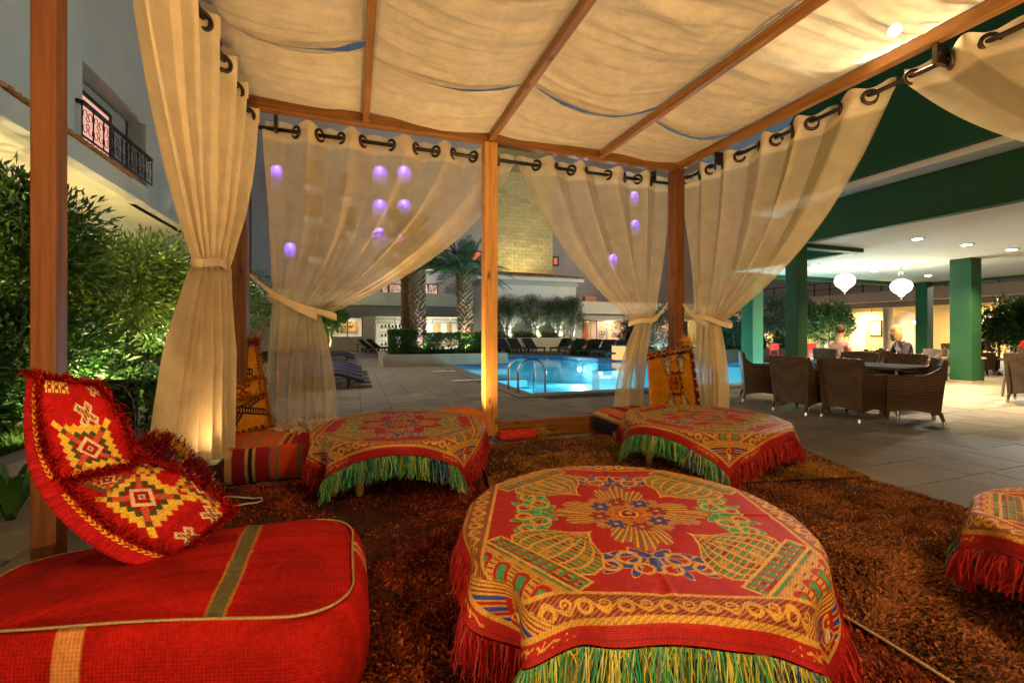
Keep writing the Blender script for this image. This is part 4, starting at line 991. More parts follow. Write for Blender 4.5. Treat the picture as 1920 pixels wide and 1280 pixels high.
# ------------------------------------------------------------------ black lamp boxes that light the pergola from the floor
WARM = (1.0, .64, .28)
M_LAMPW = glow('warm_lamp_glass', WARM, 9)
def lamp_box(x, y, label, power, to, h=.28, z=.03, spot=150, w_=.085):
    t = thing('lamp_box', label, 'lamp', (x, y, z))
    m = MB(); 
    for (a, b, c, d) in ((-w_, w_, -w_, -w_ + .012), (-w_, w_, w_ - .012, w_), (-w_, -w_ + .012, -w_ + .012, w_ - .012), (w_ - .012, w_, -w_ + .012, w_ - .012)): m.box(x + a, x + b, y + c, y + d, z, z + h)
    m.box(x - w_ + .012, x + w_ - .012, y - w_ + .012, y + w_ - .012, z, z + .02)
    m.build('housing', M_BLACK, t)
    MB().lathe([(.0, 0), (.05, 0), (.055, .02), (.045, .05), (0, .055)], 16, (x, y, z + h - .13), caps=False).build('bulb', M_LAMPW, t, smooth=True)
    light('lamp_box_light', 'SPOT', (x, y, z + h - .02), power, WARM, t, to=to, size=.06, spot=spot, blend=.8)
    return t
lamp_box(-1.0, 3.72, 'black open-topped lamp box with white cord in front of the heavy curtain', 14, (.9, 3.3, 3.4))
lamp_box(1.02, 4.70, 'black lamp box on the floor hidden behind the orange pouf', 300, (1.5, 4.2, 2.0), h=.30, w_=.06, z=.005)
lamp_box(3.75, -.35, 'black lamp box at the pergola foot near the paving side', 330, (2.3, 2.2, 3.4))
lamp_box(-.75, -.35, 'black lamp box at the pergola foot near the garden side', 300, (.7, 2.2, 3.4))
t = thing('white_cord', 'thin white cable looping over the dark red rug from the lamp box', 'cable', (-.8, 3.4, .05))
MB().tube([tuple(G(px, y_, .06)) for px, y_ in ((408, 934), (430, 930), (455, 932), (475, 934), (490, 932), (492, 938), (480, 942), (462, 944), (440, 948))], .0055, 6).build('cable', plain('white_rubber', (.65, .6, .5), .5), t, smooth=True)
# lantern added out of view behind the camera to light the tables from above
t = thing('added_lantern', 'added unseen lantern on the front beam of the pergola, as fill light', 'lantern', (1.5, YF, ZT))
MB().tube([(1.5, YF + .35, ZT + .1), (1.5, YF + .35, 3.05)], .006, 6).build('chain', M_IRON, t)
MB().lathe([(.03, .30), (.10, .27), (.16, .18), (.17, .10), (.11, .02), (.03, -.03)], 20, (1.5, YF + .35, 2.76)).build('added_lantern_glass', glow('added_lantern_glass', WARM, 14), t, smooth=True)
light('lantern_fill_light', 'POINT', (1.5, YF + .35, 2.55), 120, WARM, t, size=.16)
# ------------------------------------------------------------------ hotel wings round the courtyard
M_GLASS = glass('window_glass')
M_PINK = glow('pink_curtained_window', (1, .48, .36), .55)
M_REDW = glow('red_lit_window', (1, .22, .12), .45)
M_WARMW = glow('lit_interior', (1, .86, .62), 1.5)
M_COOLW = glow('cool_lit_interior', (.85, .9, 1), 1.3)
M_FRAME = plain('black_window_frame', (.02, .018, .016), .5, .2, 10, .1, 60)
M_CURT_IN = plain('pink_inner_curtain', (.62, .36, .28), .8, .3, 3, .4, 30, .02, stretch=(9, 9, .3))
M_BANDC = plain('cream_band', (.58, .52, .40), .8, .05, 1.5, .2, 90)
M_SHADE = plain('shade_toned_render', (.30, .26, .22), .85, .06, 1.5, .2, 90)  # darker tone puts shade into the beams, soffit and balcony recess
def wallbox(par, name, x0, x1, y0, y1, z0, z1, mat): return MB().box(x0, x1, y0, y1, z0, z1).build(name, mat, par)
def win_y(par, x0, x1, z0, z1, y, pane, fw=.06, mull=0, depth=.1):
    """window in a wall facing the camera (plane y): frame of four bars with a pane set back"""
    f = MB(); f.box(x0, x1, y - .03, y + .05, z1 - fw, z1); f.box(x0, x1, y - .03, y + .05, z0, z0 + fw); f.box(x0, x0 + fw, y - .028, y + .05, z0 + fw, z1 - fw); f.box(x1 - fw, x1, y - .028, y + .05, z0 + fw, z1 - fw)
    for k in range(mull):
        xm_ = x0 + (x1 - x0) * (k + 1) / (mull + 1); f.box(xm_ - fw/2, xm_ + fw/2, y - .026, y + .05, z0 + fw, z1 - fw)
    o = f.build('window', M_FRAME, par); MB().box(x0 + .01, x1 - .01, y + .012, y + .03, z0 + .01, z1 - .01).build('pane', pane, o); return o
def XZ(px, pyy, y): p = onY(px, pyy, y); return p.x, p.z
# --- the grey wing on the garden side -------------------------------------------------
LX = -6.5
gw = thing('hotel_wing', 'tall grey hotel wing with tiled ledge and iron balcony beyond the garden shrubs', 'building', (LX, 12, 0))
for a, b, z0, z1 in ((-4, 14.17, 6.0, 16), (14.17, 17.8, 8.13, 16), (17.8, 37, 5.45, 16)): wallbox(gw, 'wall', LX - .5, LX, a, b, z0, z1, M_GREY)
wallbox(gw, 'fascia', LX - .3, LX + .06, -4, 17.79, 5.45, 5.97, M_GREY)
wallbox(gw, 'soffit', -8.6, LX - .3, -4, 37, 5.45, 5.6, M_CREAM)
wallbox(gw, 'lower_wall', -9, -8.2, -4, 37, 4.3, 5.45, M_CREAM)
wallbox(gw, 'lower_wall', -9, -8.2, -4, 9.6, 0, 4.3, M_CREAM); wallbox(gw, 'lower_wall', -9, -8.2, 15.5, 37, 0, 4.3, M_CREAM); wallbox(gw, 'lower_wall', -9, -8.2, 9.6, 15.5, 0, 3.6, M_CREAM)
wallbox(gw, 'lit_window', -8.6, -8.5, 9.6, 15.5, 3.6, 4.3, M_COOLW)
# recessed balcony with window and railing
wallbox(gw, 'balcony_floor', LX - .55, LX - .02, 14.17, 17.8, 5.85, 6.05, M_CREAM)
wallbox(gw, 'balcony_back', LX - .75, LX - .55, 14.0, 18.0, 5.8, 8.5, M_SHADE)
fr = MB(); xw = LX - .54
fr.box(xw, xw + .06, 15.05, 15.17, 6.05, 7.85); fr.box(xw, xw + .06, 16.65, 16.77, 6.05, 7.85); fr.box(xw, xw + .06, 15.17, 16.65, 7.73, 7.85)
wo_ = fr.build('window', M_FRAME, gw); MB().box(xw + .01, xw + .03, 15.17, 16.65, 6.06, 7.73).build('pane', M_PINK, wo_)
rl = MB(); rx = LX + .12
rl.box(rx - .035, rx + .035, 13.9, 17.9, 6.93, 7.02); rl.box(rx - .02, rx + .02, 13.9, 17.9, 6.12, 6.16); rl.box(LX - .3, rx - .04, 13.86, 13.93, 6.93, 7.02); rl.box(LX - .3, rx - .04, 17.86, 17.93, 6.93, 7.02)
for k in range(9): rl.box(rx - .012, rx + .012, 13.9 + k * .5 - .012, 13.9 + k * .5 + .012, 6.16, 6.93)
ra = rl.build('railing', M_FRAME, gw)
sv = MB()
for k in range(8):
    y0 = 13.9 + k * .5 + .25
    for sy in (-1, 1):
        for zc, s2 in ((6.72, 1), (6.36, -1)):
            sv.tube([(rx, y0 + sy * (.12 + .09 * math.cos(a)), zc + s2 * (.10 * math.sin(a)) ) for a in np.linspace(-.6, PI * 1.4, 10)] + [(rx, y0, zc - s2 * .16)], .009, 5)
sv.build('scrollwork', M_FRAME, ra)
tl_me = MB(); 
for k in range(7):
    a0, a1 = PI * k / 6, 0
prof = [(.11 * math.cos(PI * k / 6), .085 * math.sin(PI * k / 6)) for k in range(7)]
vs = [(-.24, y, z) for y, z in prof] + [(.20, y * .85, z * .85 - .055) for y, z in prof]
tl_me.add(vs, [(k, k + 1, 8 + k, 7 + k) for k in range(6)] + [tuple(range(6, -1, -1)), tuple(range(7, 14))])
tile_me = tl_me.mesh('roof_tile', M_TILE)
for k in range(62):
    o = bpy.data.objects.new('roof_tile', tile_me); C.objects.link(o); adopt(o, gw); o.location = (LX + .02, 3.4 + k * .215, 6.0 + rnd.uniform(-.012, .012)); o.rotation_euler = (0, 0, rnd.uniform(-.05, .05))
for (a, b, z0, z1, mt) in ((23.5, 25.0, 9.2, 11.4, M_FRAME), (27, 28.4, 6.2, 7.9, M_PINK), (29.5, 31, 9.2, 11.4, M_FRAME), (23.5, 25, 12.6, 14.4, M_FRAME), (20, 21.4, 9.0, 11, M_PINK)):
    o = MB().box(LX - .02, LX + .04, a, b, z0, z1).build('window', M_FRAME, gw); MB().box(LX + .042, LX + .05, a + .1, b - .1, z0 + .1, z1 - .1).build('pane', M_PINK if mt is M_PINK else M_GLASS, o)

# --- the back wing --------------------------------------------------------------------
bw = thing('hotel_wing', 'pale back wing with lit shopfront and planted terrace behind the palms', 'building', (0, 31, 0))
BY = 31.0; XE = 9.0
wx0, wz0 = XZ(622, 633, BY); wx1, wz1 = XZ(680, 594, BY); gx0 = XZ(703, 600, BY)[0]
ZG = 2.3
for a, b, z0, z1 in ((-6.45, wx0, 0, ZG), (wx1, gx0, 0, ZG), (wx0, wx1, 0, wz0), (wx0, wx1, wz1, ZG)): wallbox(bw, 'wall', a, b, BY, BY + .25, z0, z1, M_CREAM)
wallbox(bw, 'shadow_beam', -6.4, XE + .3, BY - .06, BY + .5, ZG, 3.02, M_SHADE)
wallbox(bw, 'parapet', -6.4, XE + .4, BY - .75, BY - .45, 3.0, 3.88, M_BANDC); wallbox(bw, 'terrace_slab', -6.4, XE + .4, BY - .45, 33, 3.02, 3.2, M_WHITE)
wallbox(bw, 'upper_wall', -6.4, XE + .6, 33, 33.4, 3.2, 17, M_LILAC)
# room behind the window with a picture, and the shopfront room
win_y(bw, wx0, wx1, wz0, wz1, BY + .02, M_GLASS, .06, 1)
wallbox(bw, 'room_wall', wx0 - .6, gx0 - .1, 33.0 - .3, 33.0 - .2, 0, ZG, M_WHITE)
pw0, pz0 = XZ(638, 622, 32.6); pw1, pz1 = XZ(669, 603, 32.6)
pic = MB().box(pw0, pw1, 32.6, 32.66, pz0, pz1).build('picture', plain('gilt_frame', (.45, .26, .06), .4, .2, 20), bw)
MB().box(pw0 + .1, pw1 - .1, 32.585, 32.598, pz0 + .08, pz1 - .08).build('canvas', plain('ochre_canvas', (.62, .42, .14), .8, .45, 3.5), pic)
cm = MB()
for k in range(5):
    x = pw0 + .25 + k * (pw1 - pw0 - .5) / 4; cm.box(x - .07, x + .07, 32.575, 32.583, (pz0 + pz1) / 2 - .02, (pz0 + pz1) / 2 + .07); 
    for q in (-.05, .04): cm.box(x + q, x + q + .015, 32.576, 32.583, (pz0 + pz1) / 2 - .16, (pz0 + pz1) / 2 - .02)
cm.build('painted_camels', plain('umber_paint', (.10, .045, .015), .8), pic)
wallbox(bw, 'shop_back', gx0 - .1, XE, 35.5, 35.6, 0, ZG, M_WHITE); wallbox(bw, 'shop_floor', wx0 - .6, XE, BY + .25, 35.5, -.1, .02, M_OFFW); wallbox(bw, 'shop_ceiling', wx0 - .6, XE, BY + .5, 35.5, ZG + .02, ZG + .1, M_OFFW)
ng = 6
for k in range(ng):
    a = gx0 + (XE - gx0) * k / ng; b = gx0 + (XE - gx0) * (k + 1) / ng
    o = MB().box(a, a + .05, BY - .01, BY + .06, 0, ZG).build('shop_mullion', M_STEEL, bw); MB().box(a + .05, b, BY + .015, BY + .03, 0.02, ZG - .02).build('shop_pane', M_GLASS, o)
wallbox(bw, 'shop_transom', gx0, XE, BY - .012, BY + .058, 1.86, 1.90, M_STEEL)
for px0, px1, mt in ((757, 768, 'b'), (812, 826, 'b'), (838, 846, 'd'), (778, 800, 'a')):
    x0, _ = XZ(px0, 600, 35.4); x1, _ = XZ(px1, 600, 35.4)
    MB().box(x0, x1, 35.38, 35.49, .1, 1.9).build('shop_door', plain('oak_panel_' + mt + str(px0), (.38, .2, .09) if mt != 'a' else (.55, .4, .3), .5, .2, 4), bw)
sh = MB(); x0, _ = XZ(712, 620, 33)
for k in range(5): sh.box(x0, x0 + 1.6, 33, 33.4, .25 + k * .32, .28 + k * .32)
for k in range(18): sh.box(x0 + .1 + (k % 6) * .25, x0 + .22 + (k % 6) * .25, 33.05, 33.3, .28 + (k // 6) * .64, .45 + (k // 6) * .64 + .05 * (k % 3))
sh.build('shop_shelf', M_DARK, bw)
light('shop_light', 'AREA', ((gx0 + XE) / 2, 33.2, ZG - .05), 420, (1, .9, .7), bw, rot=(0, 0, 0), size=3.2)
light('room_light', 'AREA', ((wx0 + wx1) / 2, 31.9, ZG - .05), 45, (1, .72, .55), bw, rot=(0, 0, 0), size=.9)
for px0, px1 in ((716, 728), (729, 756), (792, 803), (803, 821), (884, 893)):
    x0, z0 = XZ(px0, 549, 32.96); x1, z1 = XZ(px1, 533, 32.96); win_y(bw, x0, x1, 3.6, max(z1, 4.6), 32.95, M_PINK, .06)
x0, z0 = XZ(880, 489, 32.95); x1, z1 = XZ(903, 471, 32.95); win_y(bw, x0, x1, z0, z1, 32.95, M_REDW, .08)
def balcony(par, px0, px1, pyt, pyb, y, dep=1.1, black=True):
    x0, zb = XZ(px0, pyb, y - dep); x1, zt = XZ(px1, pyt, y - dep)
    b = MB().box(x0, x1, y - dep, y - .001, zb, zb + .42).build('balcony', M_WHITE, par)
    r = MB(); r.box(x0, x1, y - dep + .02, y - dep + .06, zb + 1.05, zb + 1.1)
    for k in range(7): xx = x0 + .03 + (x1 - x0 - .06) * k / 6; r.box(xx - .012, xx + .012, y - dep + .03, y - dep + .05, zb + .42, zb + 1.05)
    r.build('balcony_rail', M_FRAME, b); win_y(par, x0 + .15, x1 - .15, zb + .45, zb + 2.3, y - .02, M_GLASS, .07, 1)
balcony(bw, 783, 827, 463, 505, 33)
for px0, px1, yb in ((566, 604, 418), (578, 606, 493), (566, 600, 356), (636, 662, 380), (646, 670, 444)): balcony(bw, px0, px1, 0, yb, 33, .9)
# purple lit arched niches
PURP = (.13, .05, 1.0)
def niche(par, px, pyy, y, w_=1.05, h_=1.25):
    p = onY(px, pyy, y); x, z = p.x, p.z
    pts = [(x - w_/2, z - h_/2)] + [(x - w_/2 * math.cos(a), z + h_/2 - w_/2 + w_/2 * math.sin(a)) for a in np.linspace(0, PI, 11)] + [(x + w_/2, z - h_/2)]
    m = MB(); n = len(pts)
    m.add([(a, y - .30, b) for a, b in pts] + [(a, y - .002, b) for a, b in pts] , [(k, (k+1) % n, n + (k+1) % n, n + k) for k in range(n)])
    m.add([(a, y - .004, b) for a, b in pts], [tuple(range(n))])
    o = m.build('arched_niche', M_WHITE, par)
    MB().lathe([(0, 0), (.05, 0), (.05, .05), (0, .06)], 10, (x, y - .18, z + h_/2 - .16), caps=False).build('niche_lamp', glow('violet_lamp', (.4, .3, 1), 10), o)
    light('niche_light', 'POINT', (x, y - .22, z + h_/2 - .28), 15, PURP, o, size=.06)
for px in (712, 757):
    for pyy in (330, 392, 445): niche(bw, px + (760 - px) * 0, pyy, 33)
niche(bw, 520, 340, 33, .7, 2.0); niche(bw, 545, 470, 33, .7, 1.0)
# stone tower
TX0, TX1 = XZ(903, 400, 33.5)[0], XZ(1036, 400, 33.5)[0]
tw = thing('stone_tower', 'square tower of yellow sandstone blocks rising behind the tiled pavilion', 'tower', ((TX0 + TX1) / 2, 33.6, 0))
wallbox(tw, 'core', TX0, TX1, 33.5, 38, 0, 17, M_MORTAR)
bh, bl = .30, .68; nb_ = int((TX1 - TX0) / bl); bl = (TX1 - TX0) / nb_
br_me = MB().box(-bl/2 + .012, bl/2 - .012, -.03, .05, -bh/2 + .010, bh/2 - .010).mesh('block', M_BRICK)
half_me = MB().box(-bl/4 + .012, bl/4 - .012, -.03, .05, -bh/2 + .010, bh/2 - .010).mesh('block', M_BRICK)
for r_ in range(31):
    z = 5.0 + r_ * bh
    row = [(TX0 + bl * (k + .5), br_me) for k in range(nb_)] if r_ % 2 else [(TX0 + bl/4, half_me)] + [(TX0 + bl * (k + 1), br_me) for k in range(nb_ - 1)] + [(TX1 - bl/4, half_me)]
    for x, me_ in row:
        o = bpy.data.objects.new('block', me_); C.objects.link(o); adopt(o, tw); o.location = (x, 33.5 + rnd.uniform(-.015, .005), z)
# pavilion with tiled roof
pv = thing('pavilion', 'white pavilion with tiled hip roof and lit wall behind the olive trees', 'building', (11, 28, 0))
PY_ = 28.0; VX0, VX1 = XZ(905, 560, PY_)[0], XZ(1080, 560, PY_)[0]
wallbox(pv, 'wall', VX0, VX1, PY_, PY_ + 5.4, 0, 4.45, M_WHITE); wallbox(pv, 'frieze', VX0 - .12, VX1 + .12, PY_ - .12, PY_ + 5.4, 4.45, 4.72, M_GREY); wallbox(pv, 'cornice', VX0 - .42, VX1 + .42, PY_ - .42, PY_ + 5.4, 4.72, 5.0, M_WHITE)
rf = MB(); a0, a1, b0 = VX0 - .45, VX1 + .45, PY_ - .45
rf.add([(a0, b0, 5.0), (a1, b0, 5.0), (a1 - 2.2, 33.45, 6.0), (a0 + .6, 33.45, 6.0), (a1, 33.45, 5.0), (a0, 33.45, 5.0)], [(0, 1, 2, 3), (1, 4, 2), (0, 3, 5)])
ro = rf.build('roof', M_TILE, pv)
for k in range(46):
    x = a0 + (a1 - a0) * (k + .5) / 46; x2 = (a0 + .6) + (a1 - 2.2 - a0 - .6) * (k + .5) / 46
    MB().tube([(x, b0 - .03, 5.02), (x2, 33.45, 6.02)], .075, 6).build('tile_row', M_TILE, ro)
# right of the pavilion
rb = thing('hotel_wing', 'far wing with red door and pictures behind lit glass', 'building', (20, 31, 0))
wallbox(rb, 'upper_wall', VX1, 34, 35, 35.4, 3.2, 18, M_LILAC)
x0, z0 = XZ(1036, 498, 34.9); x1, z1 = XZ(1048, 481, 34.9); win_y(rb, x0, x1, z0, z1, 34.95, M_REDW, .12)
b0x, _ = XZ(1086, 570, 30); wallbox(rb, 'parapet', VX1 + .02, 29, 30, 30.3, 2.65, 3.6, M_BANDC); wallbox(rb, 'terrace_slab', VX1 + .02, 29, 30.3, 35, 2.65, 2.8, M_WHITE)
x0, _ = XZ(1097, 555, 31); x1, _ = XZ(1118, 555, 31); MB().box(x0, x1, 31, 31.4, 2.8, 4.1).build('brick_planter', plain('brick_lit', (.45, .2, .08), .8, .4, 9), rb)
GZ = 2.25
wallbox(rb, 'fascia', VX1 + .02, 29, 30.6, 31, GZ, 2.65, M_GREY)
wallbox(rb, 'pier', VX1 + .02, XZ(1092, 620, 30.6)[0], 30.6, 31, 0, GZ, M_WHITE)
xg = XZ(1093, 620, 31)[0]
wallbox(rb, 'inner_wall', xg - 1, 29, 34, 34.1, 0, GZ, plain('salmon_wall', (.55, .33, .22), .8, .1)); wallbox(rb, 'inner_floor', xg - 1, 29, 31, 34, -.1, .02, M_OFFW); wallbox(rb, 'inner_ceiling', xg - 1, 29, 31, 34, GZ + .01, GZ + .1, M_OFFW)
x0, _ = XZ(1094, 640, 33.9); x1, _ = XZ(1104, 640, 33.9); MB().box(x0, x1, 33.9, 33.98, 0, 1.9).build('door', plain('red_door', (.55, .02, .02), .4), rb)
for px, pyy, w_, h_ in ((1125, 624, .3, .35), (1131, 624, .35, .3), (1127, 630, .5, .25), (1150, 629, .28, .25), (1157, 629, .28, .25), (1206, 628, .5, .4)):
    x, z = XZ(px, pyy, 33.95); o = MB().box(x - w_/2, x + w_/2, 33.93, 33.98, z - h_/2, z + h_/2).build('picture', M_FRAME, rb); MB().box(x - w_/2 + .06, x + w_/2 - .06, 33.92, 33.928, z - h_/2 + .06, z + h_/2 - .06).build('print', plain('print%d' % px, (.35, .26, .2), .7, .5, 9), o)
for px in (1108, 1120, 1138, 1180, 1215):
    x, _ = XZ(px, 620, 33.6); MB().box(x - .07, x + .07, 33.5, 33.7, 0, GZ).build('mullion', plain('grey_mullion', (.25, .24, .25), .5), rb)
for k in range(9):
    a = xg + (29 - xg) * k / 9; b = xg + (29 - xg) * (k + 1) / 9; MB().box(a + .02, b - .02, 31.0, 31.02, .05, GZ).build('pane', M_GLASS, rb)
light('restaurant_light', 'AREA', (xg + 4, 32.5, GZ - .05), 190, (1, .80, .62), rb, rot=(0, 0, 0), size=3); light('restaurant_light', 'AREA', (xg + 9.5, 32.5, GZ - .05), 190, (1, .80, .62), rb, rot=(0, 0, 0), size=3)
for px, pyy in ((1186, 375), (1187, 428), (1146, 492), (1170, 340)): niche(rb, px, pyy, 35, .9, 1.5)
# --- right wing with the arcade ---------------------------------------------------------
RX = 29.0
rw = thing('hotel_wing', 'long wing with arches, balcony rail and bowl lamps behind the green columns', 'building', (RX, 15, 0))
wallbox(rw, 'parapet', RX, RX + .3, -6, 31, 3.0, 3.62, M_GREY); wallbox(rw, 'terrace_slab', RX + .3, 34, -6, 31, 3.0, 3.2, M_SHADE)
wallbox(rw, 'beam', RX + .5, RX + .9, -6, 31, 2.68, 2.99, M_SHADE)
wallbox(rw, 'upper_wall', 33, 33.4, -6, 35, 3.2, 16, M_LILAC)
rl = MB(); rl.box(RX + .1, RX + .16, -6, 31, 4.42, 4.48); rl.box(RX + .1, RX + .14, -6, 31, 4.02, 4.05)
for k in range(38): rl.box(RX + .1, RX + .15, -6 + k, -6 + k + .05, 3.62, 4.42)
rl.build('balcony_rail', M_FRAME, rw)
for y in (29, 22.5, 16, 9): MB().box(RX + .2, RX + .5, y, y + .35, 3.62, 8).build('pier', M_WHITE, rw)
M_YEL = plain('yellow_render', (.62, .46, .20), .8, .06, 1.3, .2, 90)
AX = 32.0
wallbox(rw, 'arcade_floor', RX, AX, -6, 31, -.1, .015, M_OFFW)
def arch_panel(y0, y1, ya, wa, top):
    """arcade back wall facing -x with one arched recess"""
    pts = [(y0, 0), (ya - wa, 0), (ya - wa, top - wa)] + [(ya - wa * math.cos(a), top - wa + wa * math.sin(a) * 1.1) for a in np.linspace(0, PI, 13)[1:-1]] + [(ya + wa, top - wa), (ya + wa, 0), (y1, 0), (y1, 3.0), (y0, 3.0)]
    m = MB(); n = len(pts); m.add([(AX, a, b) for a, b in pts] + [(AX + .35, a, b) for a, b in pts], [tuple(range(n))] + [(k, (k+1) % n, n + (k+1) % n, n + k) for k in range(n)])
    m.build('arcade_wall', M_YEL, rw); wallbox(rw, 'arch_back', AX + .33, AX + .4, ya - wa - .1, ya + wa + .1, 0, 2.9, M_OFFW)
for k in range(7): arch_panel(-6 + k * 5.2, -6 + (k + 1) * 5.2, -6 + k * 5.2 + 2.6, .8, 2.45)
for y, mt in ((25.2, 0), (20.1, 1), (14.6, 0), (9.6, 1), (19.0, 2), (12.9, 2)):
    if mt == 2:
        o = MB().box(AX - .06, AX - .01, y - .35, y + .35, .95, 2.0).build('picture', M_FRAME, rw); MB().box(AX - .075, AX - .062, y - .29, y + .29, 1.02, 1.93).build('print', plain('print_y%d' % int(y), (.55, .42, .26), .7, .5, 4), o)
    else:
        MB().box(AX - .05, AX - .01, y - .5, y + .5, .02, 2.05).build('door', plain('lilac_door%d' % int(y), (.17, .15, .2) if mt == 0 else (.6, .5, .42), .5), rw)
for y in (28, 22.4, 17, 11.6, 6.2): MB().lathe([(.28, 0), (.25, .1), (.25, 2.6), (.3, 2.68)], 14, (RX + .7, y, .0)).build('column', M_GREY, rw, smooth=False)
M_BOWL = glow('opal_bowl', (1, .83, .55), 5)
for px, pyy in ((1440, 603), (1535, 606), (1634, 592), (1720, 604), (1845, 597), (1885, 595)):
    p = onX(px, pyy, RX + 1.7)
    lp = MB().lathe([(.01, -.16), (.06, -.12), (.17, -.06), (.26, .04), (.27, .07), (.0, .06)], 16, tuple(p), caps=False).build('bowl_lamp', M_BOWL, rw, smooth=True)
    MB().tube([(p.x, p.y, p.z + .06), (p.x, p.y, 2.99)], .015, 6).build('lamp_stem', M_IRON, lp)
for y in (26, 19.5, 13, 6.5): light('arcade_light', 'AREA', (RX + 1.8, y, 2.6), 260, (1, .78, .45), rw, rot=(0, 0, 0), size=1.6)
light('added_court_fill', 'SPOT', (RX + .2, 20, 4.8), 4800, (1, .93, .80), rw, to=(-2, 24, 3), size=.3, spot=120)  # fill light added to brighten the courtyard walls
light('added_court_fill', 'SPOT', (RX + .2, 9, 4.8), 7500, (1, .93, .80), rw, to=(6, 18, 0), size=.3, spot=110)  # second added fill, aimed down at the paving
for y in (20, 9): MB().box(RX - .12, RX + .14, y - .15, y + .15, 4.68, 4.92).build('added_fill_housing', M_FRAME, rw)  # housings made up for the two added fill lights
for y, tg in ((13.0, (.5, 11.5, 0)), (21.0, (.5, 16.5, 0))):
    MB().box(LX + .02, LX + .2, y - .12, y + .12, 6.35, 6.6).build('added_fill_housing', M_FRAME, gw)  # made-up housing for the added paving fill
    light('added_paving_fill', 'SPOT', (LX + .28, y, 6.45), 1500, (1, .88, .70), gw, to=tg, size=.15, spot=75, blend=.9)  # fill added to lift the dark paving between tables and planter
# uplight on the tower and pavilion
light('tower_flood', 'SPOT', ((TX0 + TX1) / 2, 31.0, 6.3), 190, (1, .86, .45), tw, to=((TX0 + TX1) / 2, 33.6, 9), size=.1, spot=140)
# low planter wall in front of the pavilion
lw = thing('planter_wall', 'low cream planter wall carrying the olive trees beyond the pool', 'planter', (10, 26.4, 0))
LX0, LX1 = XZ(880, 640, 26.4)[0], XZ(1078, 640, 26.4)[0]
wallbox(lw, 'wall', LX0, LX1, 26.4, 26.65, 0, .80, M_CREAM); wallbox(lw, 'wall_cap', LX0 - .03, LX1 + .03, 26.36, 26.69, .80, .87, M_WHITE); wallbox(lw, 'wall', LX1 - .25, LX1, 26.66, 27.99, 0, .80, M_CREAM); wallbox(lw, 'soil', LX0, LX1 - .25, 26.66, 27.98, 0, .74, M_SOIL)
x0, z0 = XZ(951, 655, 26.38); x1, z1 = XZ(970, 639, 26.38); ps = MB().box(x0, x1, 26.33, 26.36, .12, .78).build('notice_board', plain('white_board', (.75, .75, .74), .5), lw)
MB().box(x0 + .08, x1 - .08, 26.322, 26.328, .5, .72).build('notice_print', plain('grey_print', (.35, .38, .42), .6, .5, 30), ps)
# ------------------------------------------------------------------ plants
def leaf_mesh(P, D, L, W, col, fold=.25):
    """diamond leaves with a fold along the midrib; P base points, D directions (n,3)"""
    n = len(P); D = D / (np.linalg.norm(D, axis=1)[:, None] + 1e-9)
    R_ = rng.normal(size=(n, 3)); S_ = np.cross(D, R_); S_ /= np.linalg.norm(S_, axis=1)[:, None] + 1e-9; U_ = np.cross(S_, D)
    L = np.asarray(L)[:, None] * np.ones((n, 1)); W = np.asarray(W)[:, None] * np.ones((n, 1))
    mid = P + D * L * .45 + U_ * (W * fold)
    V = np.stack([P, mid - S_ * W * .5, P + D * L + U_ * (-W * .35), mid + S_ * W * .5], 1)
    V[:, 0] += 0
    i = np.arange(n)[:, None] * 4
    F = np.concatenate([i + np.array([[0, 1, 2]]), i + np.array([[0, 2, 3]])])
    return V.reshape(-1, 3), F, np.repeat(col, 4, 0)
def greens(n, a, b, yellow=0):
    k = rng.random((n, 1)); c = np.array(a) * (1 - k) + np.array(b) * k
    return c * rng.uniform(.7, 1.3, (n, 1)) + yellow * rng.random((n, 1)) * np.array([.05, .03, 0])
def limb(m, a, b, r0, r1, wob=.08, seg=6, n=6):
    a = Vector(a); b = Vector(b); L = (b - a).length; pts = []; off = Vector((rnd.uniform(-1, 1), rnd.uniform(-1, 1), rnd.uniform(-.2, .8))) * wob * L
    for k in range(seg + 1):
        t = k / seg; pts.append(a.lerp(b, t) + off * math.sin(PI * t) + Vector((rnd.uniform(-1, 1), rnd.uniform(-1, 1), rnd.uniform(-1, 1))) * .015 * L * (0 < k < seg))
    m.tube(pts, [r0 + (r1 - r0) * k / seg for k in range(seg + 1)], n)
